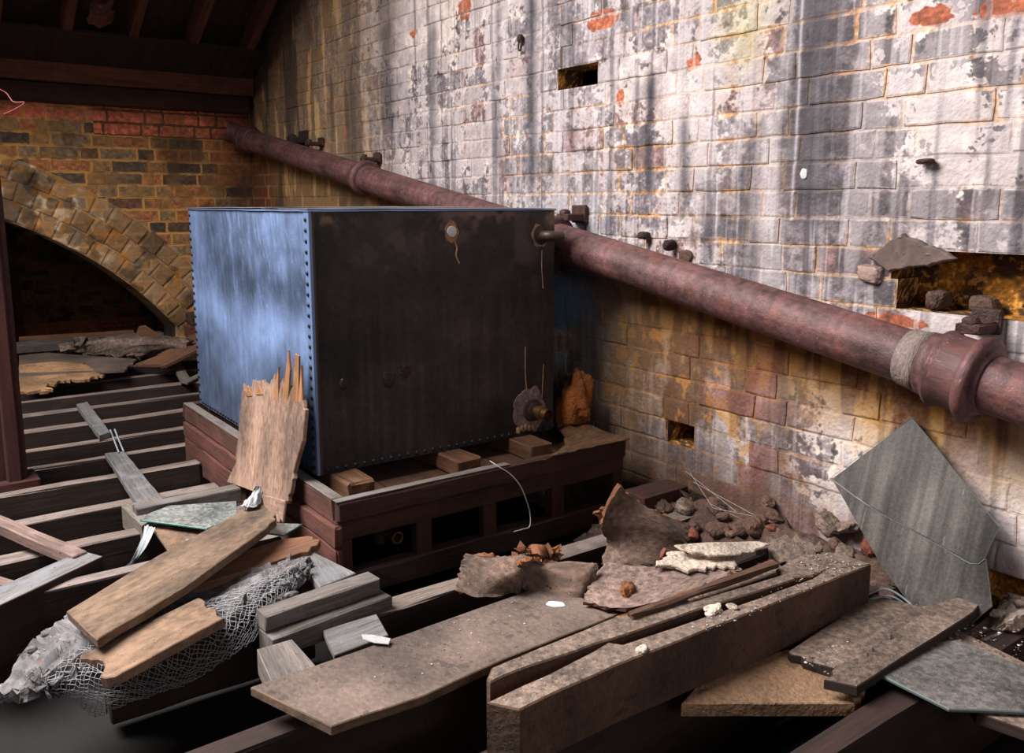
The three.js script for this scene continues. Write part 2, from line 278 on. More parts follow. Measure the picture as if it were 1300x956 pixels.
function tube(name, label, cat, pts, r, mat, o = {}) { const g = tubeGeo(pts, r, o.seg, o.rad); const m = shade(new THREE.Mesh(g, mat)); m.name = numbered(name); scene.add(m); return tag(m, label, cat, o.group); }
function cylBetween(a, b, r0, r1 = r0, seg = 24, open = false) { const A = V(a), B = V(b), d = B.clone().sub(A), L = d.length(); const g = new THREE.CylinderGeometry(r1, r0, L, seg, 1, open); const q = new THREE.Quaternion().setFromUnitVectors(new THREE.Vector3(0, 1, 0), d.normalize()); const uv = g.attributes.uv; for (let i = 0; i < uv.count; i++) uv.setXY(i, uv.getY(i) * L, uv.getX(i) * 6.283 * r0); return g.applyMatrix4(new THREE.Matrix4().compose(A.clone().add(B).multiplyScalar(0.5), q, new THREE.Vector3(1, 1, 1))); }

// ------------------------------------------------------------------ brickwork
const PITCH = 0.078, JOINT = 0.0026;
// courses of headers and stretchers between s0 and s1: a list per course of { a, b, h1, h2 }
function layCourses(s0, s1, y0, n, seed, fix = {}) {
  const r = rng(seed), rows = [];
  for (let k = 0; k < n; k++) {
    const row = []; let x, j = k % 2;
    if (fix[k] !== undefined) { x = fix[k]; j = 1; while (x > s0) { x -= j ? 0.1145 : 0.228; j = 1 - j; } } else x = s0 - 0.34 + (k % 2) * 0.1713 + (r() - 0.5) * 0.03;
    while (x < s1) { const w = (j ? 0.228 : 0.1145) + (fix[k] !== undefined ? 0 : (r() - 0.5) * 0.012), a = Math.max(x, s0), b = Math.min(x + w, s1); x += w; j = 1 - j; if (b - a > 0.03) row.push({ a, b, h1: r(), h2: r(), h3: r() }); }
    rows.push({ y0: y0 + k * PITCH, y1: y0 + (k + 1) * PITCH, row });
  }
  return rows;
}
// one brick: an uneven face proud of the joints, chipped arrises, sides running back into the wall. place(s, y, d) gives the world point
function brickGeo(a, b, c, e, face, depth, place, uvOf, r, chip = 1) {
  const ring = [], n = Math.max(2, Math.round((b - a) / 0.06)), j = () => (r() - 0.5) * 0.0045 * chip;
  for (let i = 0; i < n; i++) ring.push([mix(a, b, i / n) + j(), c + j()]);
  ring.push([b + j(), c + j()], [b + j(), (c + e) / 2 + j()]);
  for (let i = 0; i < n; i++) ring.push([mix(b, a, i / n) + j(), e + j()]);
  ring.push([a + j(), e + j()], [a + j(), (c + e) / 2 + j()]);
  for (const k of [0, n, n + 2, 2 * n + 2]) if (r() < 0.3) { const q = 0.001 + r() * 0.003, p = ring[k]; p[0] += Math.sign((a + b) / 2 - p[0]) * q; p[1] += Math.sign((c + e) / 2 - p[1]) * q * 0.7; }
  const m = [(a + b) / 2, (c + e) / 2], N = ring.length, inn = ring.map(([s, y]) => { const t = 0.003 + r() * 0.003 * chip, ds = m[0] - s, dy = m[1] - y; return [s + Math.sign(ds) * Math.min(t, Math.abs(ds) * 0.4), y + Math.sign(dy) * Math.min(t, Math.abs(dy) * 0.4), face - r() * 0.0016 * chip]; });
  const mid = []; for (let i = 1; i < 4; i++) mid.push([mix(a, b, i / 4), (c + e) / 2 + j() * 3, face + (r() - 0.5) * 0.003 * chip]);
  const pos = [], uv = [], nor = place.flip;
  const put = (q) => { pos.push(...place(q[0], q[1], q[2])); uv.push(...uvOf(q[0], q[1])); };
  const tri = (A, B, C) => { if (nor) { put(A); put(C); put(B); } else { put(A); put(B); put(C); } };
  for (let i = 0; i < N; i++) {
    const k = (i + 1) % N, A = [...ring[i], -depth], B = [...ring[k], -depth], C = [...ring[k], face - 0.0025], D = [...ring[i], face - 0.0025], E = inn[k], F = inn[i];
    tri(A, B, C); tri(A, C, D); tri(D, C, E); tri(D, E, F);
    const near = (q) => mid.reduce((s, t) => (Math.abs(t[0] - q[0]) < Math.abs(s[0] - q[0]) ? t : s)), mA = near(F), mB = near(E);
    tri(F, E, mB); if (mA !== mB) tri(F, mB, mA);
  }
  const g = new THREE.BufferGeometry(); g.setAttribute('position', new THREE.Float32BufferAttribute(pos, 3)); g.setAttribute('uv', new THREE.Float32BufferAttribute(uv, 2)); g.computeVertexNormals();
  return g;
}
const frustumShare = (p) => { const v = V(p).project(camera); if (Math.abs(v.x) > 1.02 || Math.abs(v.y) > 1.02 || v.z > 1) return 0; const d = V(p).distanceTo(camera.position); return 1 / (d * d); };
// lays the rows as named bricks (the 300 that show largest) and one part for the rest, on a recessed bed of mortar
function layWall(group, rows, place, texFor, skip, sunk, most = 300) {
  const r = rng(4242), list = [], bed = new Map();
  const quads = (mat, pts, uvs) => { if (!bed.has(mat)) bed.set(mat, { pos: [], uv: [] }); const t = bed.get(mat); for (const k of place.flip ? [0, 2, 1, 0, 3, 2] : [0, 1, 2, 0, 2, 3]) { t.pos.push(...place(...pts[k])); t.uv.push(...uvs(pts[k][0], pts[k][1], pts[k][2])); } };
  const gone = (s, y) => { const R = rows.find((t) => y >= t.y0 && y < t.y1), q = R?.row.find((t) => s >= t.a && s < t.b); return q ? skip((q.a + q.b) / 2, (R.y0 + R.y1) / 2, q, R.y0) : null; };
  for (const { y0, y1, row } of rows) for (const q of row) {
    const cs = (q.a + q.b) / 2, cy = (y0 + y1) / 2, T = texFor(cs, cy), out = skip(cs, cy, q, y0);
    if (out === 'void') continue;
    if (out) {   // a brick is missing: the pocket's four cheeks, lined with old mortar, and its back
      const D = out === true ? 0.11 : out, P = [[q.a, y0], [q.b, y0], [q.b, y1], [q.a, y1]], m = T.pocket ?? T.mortar;
      for (let k = 0; k < 4; k++) { const A = P[k], B = P[(k + 1) % 4]; if (gone((A[0] + B[0]) / 2 + [0, 0.03, 0, -0.03][k], (A[1] + B[1]) / 2 + [-0.03, 0, 0.03, 0][k])) continue; quads(m, [[A[0], A[1], -0.005], [B[0], B[1], -0.005], [B[0], B[1], -D], [A[0], A[1], -D]].reverse(), (s, y, d) => [s + d, y + d * 0.8]); }
      quads(m, P.map(([s, y]) => [s, y, -D]), (s, y) => [s, y]);
      continue;
    }
    quads(T.mortar, [[q.a, y0, -0.0038], [q.b, y0, -0.0038], [q.b, y1, -0.0038], [q.a, y1, -0.0038]], T.uv);
    const deep = sunk(cs, cy, q), j = JOINT;
    list.push({ g: brickGeo(q.a + j, q.b - j, y0 + j, y1 - j, (q.h3 - 0.5) * 0.005 - deep, 0.03 + deep, place, T.uv, r, deep ? 2.5 : 1), m: T.brick, w: frustumShare(place(cs, cy, 0)) * (q.b - q.a) });
  }
  for (const [mat, t] of bed) { const g = new THREE.BufferGeometry(); g.setAttribute('position', new THREE.Float32BufferAttribute(t.pos, 3)); g.setAttribute('uv', new THREE.Float32BufferAttribute(t.uv, 2)); g.computeVertexNormals(); part(group, 'mortar', g, mat); }
  list.sort((a, b) => b.w - a.w);
  list.slice(0, most).forEach((q) => part(group, 'brick', q.g, q.m));
  for (const m of new Set(list.slice(most).map((q) => q.m))) part(group, 'brickwork', mergeGeometries(list.slice(most).filter((q) => q.m === m).map((q) => q.g)), m, 'stuff');
}
const ell = (s, y, cs, cy, rs, ry) => ((s - cs) / rs) ** 2 + ((y - cy) / ry) ** 2;
// raster a wall's paint: fn gets the place, the brick there and the distance to the nearest joint
function wallTexture(w, h, s0, s1, y0, y1, rows, fn) {
  let k0 = -1, q = null;
  return colorTexture(w, h, (u, v) => {
    let s = mix(s0, s1, u), y = mix(y0, y1, v); const ws = s + (noise(s * 60, y * 60) - 0.5) * 0.006, wy = y + (noise(s * 60 + 40, y * 60) - 0.5) * 0.006;
    const k = Math.floor((wy - rows[0].y0) / PITCH), R = rows[k];
    if (!R) return fn(s, y, { h1: 0.5, h2: 0.5, h3: 0.5 }, 0.02, k);
    if (k !== k0 || !q || ws < q.a || ws >= q.b) { k0 = k; q = R.row.find((t) => ws >= t.a && ws < t.b) ?? R.row[0]; }
    return fn(s, y, q, Math.min(ws - q.a, q.b - ws, wy - R.y0, R.y1 - wy), k);
  });
}

// ------------------------------------------------------------------ wall_right: soot, old limewash, rust and damp
const rightRows = layCourses(0.15, 6.0, -0.289, 34, 11, { 22: 2.407, 13: 1.215, 14: 1.235 });
const rightOrange = [[1.0, 1.452, 0.13, 0.036], [1.16, 1.458, 0.09, 0.026], [2.375, 1.645, 0.085, 0.036], [3.27, 1.84, 0.05, 0.045], [1.22, 0.688, 0.09, 0.022], [1.955, 1.447, 0.035, 0.03], [4.5, 1.39, 0.05, 0.035], [3.72, 1.80, 0.03, 0.02], [2.29, 1.37, 0.022, 0.03]];
const rightStreaks = [[1.50, 0.085, 0.9, 1.6, 0.75], [1.70, 0.035, 0.3, 1.2, 0.45], [2.14, 0.022, 0.95, 1.40, 0.9], [1.97, 0.02, 0.9, 1.25, 0.6], [2.80, 0.035, 1.0, 1.8, 0.7], [3.03, 0.02, 1.1, 1.9, 0.4], [1.55, 0.03, 0.1, 0.6, 0.55], [3.55, 0.03, 1.2, 1.8, 0.4], [4.0, 0.09, 1.3, 2.2, 0.65], [4.45, 0.07, 1.3, 2.1, 0.55], [4.95, 0.06, 1.2, 2.0, 0.6], [5.35, 0.08, 1.1, 1.9, 0.5], [5.7, 0.1, 0.9, 1.8, 0.6]];
function paintRight(s, y, q, e, k) {
  const n1 = fbm(s * 3.1, y * 4.3, 4), n2 = fbm(s * 11 + 30, y * 13, 4), n3 = fbm(s * 46 + 9, y * 52, 3), st = fbm(s * 22 + 5, y * 1.7, 3), sp = noise(s * 420, y * 420);
  const far = step(3.75, 4.75, s), pipeY = 0.58 + (s - 0.848) * 0.1747, below = pipeY - 0.03 - y;
  const n4 = fbm(s * 120 + 4, y * 130, 2), gr = 0.6 * n3 + 0.4 * n4;
  const nearR = step(1.75, 1.35, s), c = [0.56 - 0.05 * nearR, 0.515 - 0.05 * nearR, 0.53 - 0.045 * nearR];                                                            // sooty purple-grey brick
  mix3(c, [0.36, 0.33, 0.345], 0.5 * step(0.45, 0.98, q.h1)); mix3(c, [0.56, 0.51, 0.51], 0.6 * step(0.6, 0.9, q.h2));
  if (q.h1 < 0.10) mix3(c, [0.50, 0.34, 0.32], 0.55);
  const t = 0.36 + 1.28 * gr; c[0] *= t; c[1] *= t; c[2] *= t;
  mix3(c, [0.50, 0.37, 0.35], 0.45 * step(0.52, 0.7, n2) * step(0.45, 0.6, fbm(s * 7 + 3, y * 7, 3)));    // pink bloom
  mix3(c, [0.30, 0.275, 0.29], (0.35 + 0.45 * nearR) * step(0.51, 0.58, 0.55 * fbm(s * 8 + 71, y * 10, 3) + 0.3 * n2 + 0.15 * n4));   // soot patches
  // remains of limewash
  let wash = -0.010 + 0.085 * gauss(s, 0.95, 0.42) * step(0.95, 1.15, y) - 0.10 * gauss(s, 1.43, 0.13) * step(0.85, 1.0, y) + 0.05 * gauss(s, 1.66, 0.07) * step(0.8, 1.0, y) + 0.06 * gauss(s, 2.75, 0.9) * step(0.9, 1.3, y) + 0.13 * Math.exp(-ell(s, y, 3.75, 1.84, 0.45, 0.22)) + 0.08 * gauss(s, 3.3, 0.5) * step(1.5, 1.8, y) + 0.17 * step(1.55, 1.15, s) * step(0.52, 0.40, y) - 0.07 * gauss(s, 1.55, 0.22) * step(0.7, 0.9, y) - 0.10 * far + 0.05 * gauss(s, 2.05, 0.12) * step(1.25, 1.4, y);
  wash -= 0.10 * step(0.7, 0.55, y) * step(1.35, 1.6, s);
  const wv = 0.34 * n1 + 0.27 * n2 + 0.14 * st + 0.16 * n3 + 0.09 * n4 + (q.h2 - 0.5) * 0.05 + wash, wm = step(0.475, 0.525, wv);
  const mort = step(0.0072, 0.0040, e + (n3 - 0.5) * 0.006);
  // mortar
  const warm = gauss(s, 1.86, 0.32) * step(0.75, 0.95, y) + gauss(s, 1.95, 0.4) * step(0.75, 0.55, y) * 0.9 + far * 0.9 + 0.55 * step(0.5, 0.62, fbm(s * 2.2 + 60, y * 2.6, 3));
  const mc = mix3([0.70, 0.63, 0.60], [0.78, 0.56, 0.35], clamp(warm)); const worn = step(0.45, 0.62, fbm(s * 6 + 33, y * 8, 3)) * 0.5 * gauss(s, 1.85, 0.5); if (e < 0.013 && n3 > 0.42) mix3(c, [0.76, 0.56, 0.38], worn); mix3(mc, [0.30, 0.26, 0.26], 0.75 * step(0.5, 0.68, fbm(s * 5 + 90, y * 9, 3)));
  const tm = 0.45 + 1.1 * gr; mc[0] *= tm; mc[1] *= tm; mc[2] *= tm;
  mix3(c, mc, mort * 0.8);
  mix3(c, mix3([0.97, 0.905, 0.87], [0.79, 0.73, 0.72], step(0.35, 0.65, n2)), wm * (0.42 + 0.34 * nearR + 0.2 * Math.exp(-ell(s, y, 3.6, 1.8, 0.5, 0.3)) + 0.40 * gr) * (mort ? 0.85 : 1));
  const sp2 = nearR <= 0 ? 0 : 0.5 * fbm(s * 9 + 140, y * 11, 3) + 0.3 * fbm(s * 24 + 3, y * 26, 3) + 0.2 * n4;
  mix3(c, [0.33 * (0.6 + 0.8 * gr), 0.30 * (0.6 + 0.8 * gr), 0.315 * (0.6 + 0.8 * gr)], 0.75 * nearR * step(0.7, 0.85, y) * step(0.525, 0.55, sp2 + 0.05 * gauss(s, 1.4, 0.15) + (q.h3 - 0.5) * 0.06) * (mort ? 0.4 : 1));
  if (mort) mix3(c, [0.86 * (0.5 + gr), 0.64 * (0.5 + gr), 0.46 * (0.5 + gr)], 0.6 * nearR * step(1.1, 1.25, y) * step(0.42, 0.55, n1));
  mix3(c, [0.86, 0.81, 0.81], 0.5 * gauss(s, 1.645 + (noise(y * 6, 9) - 0.5) * 0.03, 0.045) * step(0.75, 0.95, y) * step(1.4, 1.25, y));
  // thin grey film and vertical runs
  mix3(c, [0.74, 0.695, 0.70], 0.55 * step(0.44, 0.64, st) * (1 - far)); mix3(c, [0.80, 0.76, 0.77], 0.5 * step(0.58, 0.72, fbm(s * 60 + 21, y * 3, 3)) * (1 - far));
  mix3(c, [0.24, 0.22, 0.245], 0.40 * step(0.60, 0.74, fbm(s * 30 + 77, y * 1.1, 3)));
  for (const [ss, w, y0, y1, a] of rightStreaks) { if (Math.abs(s - ss) > w * 2 + 0.012) continue; const d = Math.abs(s - ss - (noise(y * 5, ss * 9) - 0.5) * 0.02); if (d < w * 2) mix3(c, [0.185, 0.17, 0.195], a * gauss(d, 0, w) * step(y0, y0 + 0.15, y) * step(y1 + 0.12, y1 - 0.05, y) * (0.65 + 0.5 * n2)); }
  if (Math.abs(s - 1.545) < 0.02 && y > 0.95) mix3(c, [0.84, 0.80, 0.82], 0.6 * gauss(s, 1.548 + (noise(y * 4, 2) - 0.5) * 0.012, 0.006));
  mix3(c, [0.78, 0.74, 0.73], 0.5 * gauss(s, 3.62, 0.02) * step(1.0, 1.15, y) * step(0.4, 0.6, st));
  // peeled faces: bare brick
  for (const [os, oy, rs, ry] of rightOrange) { const d = ell(s, y, os, oy, rs, ry); if (d < 2.5) { const m = step(1.0, 0.8, d + (n2 - 0.5) * 2.2 + (n3 - 0.5) * 1.2) * (mort ? 0.4 : 1); mix3(c, [0.64 * (0.45 + 1.1 * gr), 0.33 * (0.4 + 1.2 * gr), 0.22 * (0.4 + 1.2 * gr)], m * 0.9); } }
  mix3(c, [0.60, 0.57, 0.34], 0.40 * Math.exp(-ell(s, y, 1.76, 1.53, 0.09, 0.12)) * (0.5 + n2));
  // damp and rust: ochre band under the pipe, brown far end, dark base; also one bluish lit patch
  if (below > 0.02 && below < 0.42 && s < 2.4) mix3(c, mix3([0.66, 0.45, 0.19], [0.40, 0.22, 0.09], step(0.45, 0.65, fbm(s * 26, y * 3.5, 3))), 0.80 * (0.5 + gr) * step(0.02, 0.08, below) * step(0.34, 0.12, below + (n2 - 0.5) * 0.14) * step(0.75, 1.0, s) * step(2.4, 2.0, s));
  const ly = step(0.03, 0.12, below);
  if (ly > 0) { const o = gauss(s, 2.05, 0.45); mix3(c, [0.30, 0.185, 0.10], 0.75 * ly * o * step(0.48, 0.60, fbm(s * 10 + 15, y * 6, 4))); mix3(c, [0.82, 0.55, 0.24], 0.75 * ly * o * step(0.57, 0.66, 0.6 * fbm(s * 30 + 5, y * 22, 3) + 0.4 * n2)); mix3(c, [0.46, 0.22, 0.18], 0.5 * ly * gauss(s, 1.72, 0.2) * step(0.5, 0.8, q.h3)); }
  mix3(c, [0.46, 0.32, 0.18], 0.6 * ly * gauss(s, 2.22, 0.34) * step(0.25, 0.5, n1 + 0.2 * n2));
  mix3(c, [0.36, 0.48, 0.60], 0.9 * Math.exp(-ell(s, y, 2.62, 0.62, 0.24, 0.26)) * step(0.2, 0.4, n1));  // bluish patch beside the tank, brightened in colour to read as lit
  mix3(c, [0.58, 0.38, 0.13], 0.72 * ly * step(3.3, 4.0, s) * (0.35 + 0.9 * n2));
  if (far > 0) {
  mix3(c, [0.62, 0.49, 0.33], far * 0.75 * (0.35 + 0.85 * n2)); mix3(c, [0.92, 0.74, 0.50], far * 0.7 * step(0.55, 0.68, fbm(s * 16 + 11, y * 3.4, 4)));
  mix3(c, [0.26, 0.21, 0.18], far * 0.65 * step(0.46, 0.62, fbm(s * 9 + 50, y * 1.3 + 8, 4)));
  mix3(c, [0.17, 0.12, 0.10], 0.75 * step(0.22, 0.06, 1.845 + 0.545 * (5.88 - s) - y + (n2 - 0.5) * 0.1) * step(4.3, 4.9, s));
  }
  mix3(c, [0.40, 0.19, 0.12], 0.7 * step(5.45, 5.75, s) * step(1.45, 1.2, y) * (mort ? 0.3 : 1));
  mix3(c, [0.26, 0.19, 0.155], 0.6 * step(0.26, 0.0, y + (n1 - 0.5) * 0.3) * step(1.25, 1.7, s));
  mix3(c, [0.42, 0.28, 0.25], 0.35 * step(0.16, 0.04, y + (n1 - 0.5) * 0.2) * step(1.8, 1.3, s));
  if (sp > 0.965) mix3(c, [0.85, 0.80, 0.78], 0.35); if (sp < 0.03) mix3(c, [0.10, 0.08, 0.09], 0.5);
  return c;
}
const NEAR = [0.15, 2.7, -0.3, 2.25], FAR = [2.62, 6.0, -0.3, 2.38];
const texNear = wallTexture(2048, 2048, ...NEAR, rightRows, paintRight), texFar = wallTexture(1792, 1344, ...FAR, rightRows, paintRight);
const uvIn = (b) => (s, y) => [(s - b[0]) / (b[1] - b[0]), (y - b[2]) / (b[3] - b[2])];
const bumpFor = (b) => { const t = roughBump.clone(); t.repeat.set((b[1] - b[0]) / 0.7, (b[3] - b[2]) / 0.7); return t; };
const brickMat = (map, b, o = {}) => std({ map, bumpMap: bumpFor(b), bumpScale: 0.0045, roughness: 0.9, ...o });
const pocketTex = colorTexture(512, 512, (u, v) => { const n = fbm(u * 7, v * 7, 4, 7), f = fbm(u * 44, v * 44, 3, 44), c = [0.66, 0.43, 0.13]; mix3(c, [0.30, 0.19, 0.10], step(0.42, 0.62, n)); mix3(c, [0.82, 0.60, 0.28], 0.7 * step(0.56, 0.72, f)); const t = 0.7 + 0.6 * f; return c.map((x) => x * t); }, 0.5, 0.5);
M.pocket = std({ map: pocketTex, bumpMap: roughBump, bumpScale: 0.012 });
const rightPlace = (s, y, d) => [2.15 - d, y, -s]; rightPlace.flip = true;
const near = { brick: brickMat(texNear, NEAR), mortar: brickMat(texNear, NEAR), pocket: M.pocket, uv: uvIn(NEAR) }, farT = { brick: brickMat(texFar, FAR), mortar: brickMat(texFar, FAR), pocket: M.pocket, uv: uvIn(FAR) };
const wallRight = structure('wall_right');
const recess = (s, y) => y > 0.725 && y < 0.86 && s < 1.225 + (y > 0.80 ? -0.03 : 0);        // the broken-out slot at the right
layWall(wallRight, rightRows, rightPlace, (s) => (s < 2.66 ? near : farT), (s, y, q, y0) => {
  if (recess(s, y)) return 0.115;
  if (Math.abs(y0 - 1.427) < 0.01 && s > 2.41 && s < 2.63) return 0.13;
  if (q.b - q.a < 0.17 && (ell(s, y, 3.436, 1.816, 0.10, 0.045) < 1 || ell(s, y, 3.05, 1.80, 0.11, 0.045) < 1)) return 0.09;
  if (ell(s, y, 2.02, 0.215, 0.075, 0.05) < 1 || ell(s, y, 0.82, 0.03, 0.22, 0.06) < 1) return 0.12;
  return null;
}, (s, y, q) => (rightOrange.some(([os, oy, rs, ry]) => ell(s, y, os, oy, rs, ry) < 1.4) ? 0.008 : ell(s, y, 3.645, 1.85, 0.06, 0.06) < 1 ? 0.02 : s > 1.12 && s < 2.0 && y < 0.19 - 0.06 * Math.abs(s - 1.5) ? 0.004 + q.h1 * 0.034 : 0));
// the sheared ledge of render that hangs over the broken-out slot, and the stones left in it
part(wallRight, 'render_patch', slabGeoOn([[1.288, 0.858], [1.252, 0.889], [1.2, 0.921], [1.146, 0.901], [1.094, 0.883], [1.059, 0.863], [1.111, 0.847], [1.173, 0.837], [1.232, 0.821]], 0.018, 3), M.render ??= tint(boardTex, 0.74, 0.69, 0.73, { bumpMap: crumbBump, bumpScale: 0.006 }));
part(wallRight, 'loose_stone', lumpGeo(0.022, 0.024, 0.036, 5, 0.35).translate(2.152, 0.812, -1.29), M.greyStone ??= tint(boardTex, 0.86, 0.80, 0.84, { bumpMap: crumbBump, bumpScale: 0.004 }));
part(wallRight, 'loose_stone', lumpGeo(0.04, 0.027, 0.026, 9, 0.35).translate(2.205, 0.752, -1.13), M.rubble);
part(wallRight, 'loose_stone', lumpGeo(0.03, 0.022, 0.034, 12, 0.35).translate(2.22, 0.748, -1.02), M.rubble);
function slabGeoOn(pts, th, seed) {                       // a ragged patch of render on the wall plane
  const r = rng(seed), out = []; pts.forEach((p, i) => { const q = pts[(i + 1) % pts.length], n = 5; for (let t = 0; t < n; t++) out.push([mix(p[0], q[0], t / n) + (r() - 0.5) * 0.006, mix(p[1], q[1], t / n) + (r() - 0.5) * 0.006]); });
  const g = new THREE.ExtrudeGeometry(new THREE.Shape(out.map((p) => new THREE.Vector2(-p[0], p[1]))), { depth: th, bevelEnabled: true, bevelSize: 0.004, bevelThickness: 0.004, bevelOffset: -0.004, bevelSegments: 1 }); g.clearGroups();
  const p = g.attributes.position, uv = g.attributes.uv; for (let i = 0; i < p.count; i++) { const [x, y, z] = [p.getX(i), p.getY(i), p.getZ(i)]; uv.setXY(i, ...near.uv(-x, y)); p.setXYZ(i, 2.15 - z, y, x); }
  g.computeVertexNormals(); return g;
}
// the mass of the wall behind the facing bricks, up to the roof, and its run behind the camera
const core = wood(0.5, 0.42, 0.4); core.bumpScale = 0.001;
part(wallRight, 'wall_core', boxAt(2.28, 2.6, -0.5, 4.6, -6.4, 2.4, 0.002, 0), core);
part(wallRight, 'wall_core', boxAt(2.1565, 2.28, 2.363, 4.6, -6.0, 2.4, 0.002, 0), near.mortar);
part(wallRight, 'wall_core', boxAt(2.1565, 2.28, -0.5, 2.363, -0.15, 2.4, 0.002, 0), near.mortar);
part(wallRight, 'wall_core', boxAt(2.1565, 2.28, -0.5, -0.289, -6.0, -0.15, 0.002, 0), core);

// ------------------------------------------------------------------ wall_back: end wall with a segmental arch
const ARC = [-0.224, -1.204, 2.266, 0.36];               // centre x, centre y, radius of the soffit, thickness of the ring
const backRows = layCourses(-2.0, 2.15, -0.289, 26, 29);
function paintBack(s, y, q, e, k) {
  const n1 = fbm(s * 3 + 7, y * 3.6, 4), n2 = fbm(s * 13 + 3, y * 13, 4), n3 = fbm(s * 50, y * 50, 3), ring = Math.hypot(s - ARC[0], y - ARC[1]) - ARC[2];
  const c = [0.54, 0.44, 0.33]; mix3(c, [0.66, 0.42, 0.27], step(0.42, 0.75, q.h1 + 0.25 * step(1.2, 2.0, s))); mix3(c, [0.25, 0.22, 0.20], 0.8 * step(0.6, 0.9, q.h2)); mix3(c, [0.56, 0.45, 0.30], 0.7 * step(0.7, 0.95, q.h3));
  if (k >= 23) { c[0] = 0.80; c[1] = 0.44; c[2] = 0.34; } else if (k === 22 && s > 1.15) { c[0] = 0.76; c[1] = 0.42; c[2] = 0.32; }
  const t = 0.65 + 0.7 * n3; for (let i = 0; i < 3; i++) c[i] *= t;
  const mort = step(0.0095, 0.006, e + (n3 - 0.5) * 0.005), mc = [0.80, 0.60, 0.34]; mix3(mc, [0.42, 0.32, 0.22], step(0.5, 0.7, n2) * 0.7); if (k >= 22 && s > 1.15) mix3(mc, [0.28, 0.17, 0.13], 0.8);
  if (ring > -0.05) mix3(c, mc, mort * 0.9);
  mix3(c, [0.62, 0.47, 0.26], 0.45 * step(0.5, 0.68, n2)); mix3(c, [0.72, 0.66, 0.58], 0.7 * step(0.60, 0.74, 0.5 * n1 + 0.5 * fbm(s * 24, y * 16 + 4, 3)) * step(1.7, 0.8, s));
  if (ring > -0.05 && ring < 0.37) { mix3(c, [0.64, 0.54, 0.42], 0.72 * (0.6 + 0.6 * n2)); mix3(c, [0.96, 0.88, 0.78], 0.85 * step(0.50, 0.66, 0.5 * n2 + 0.5 * fbm(s * 20 + 8, y * 20, 3)) * step(1.5, 0.7, s)); mix3(c, [0.22, 0.165, 0.12], 0.5 * step(0.56, 0.7, fbm(s * 9 + 44, y * 9, 3))); mix3(c, [0.72, 0.50, 0.22], 0.6 * step(0.58, 0.68, fbm(s * 15 + 70, y * 15, 3))); }
  for (let i = 0; i < 3; i++) c[i] *= 1.12;
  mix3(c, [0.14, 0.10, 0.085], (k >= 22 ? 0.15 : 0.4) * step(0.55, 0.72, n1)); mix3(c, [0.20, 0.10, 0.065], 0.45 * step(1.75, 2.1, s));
  return c;
}
const BACK = [0.0, 2.15, -0.3, 1.75], texBack = wallTexture(1536, 1464, ...BACK, backRows, paintBack);
const backPlace = (s, y, d) => [s, y, -6 + d];
const back = { brick: brickMat(texBack, BACK), mortar: brickMat(texBack, BACK), uv: uvIn(BACK) };
const wallBack = structure('wall_back');
const inArch = (s, y) => { const d = Math.hypot(s - ARC[0], y - ARC[1]); return d < ARC[2] + ARC[3] - 0.035 && y > 0.17 ? true : d < ARC[2] + 0.02 && s < 1.62; };
layWall(wallBack, backRows, backPlace, () => back, (s, y) => (inArch(s, y) ? 'void' : ell(s, y, 0.93, 1.34, 0.12, 0.03) < 1 ? 0.06 : null), () => 0, 200);
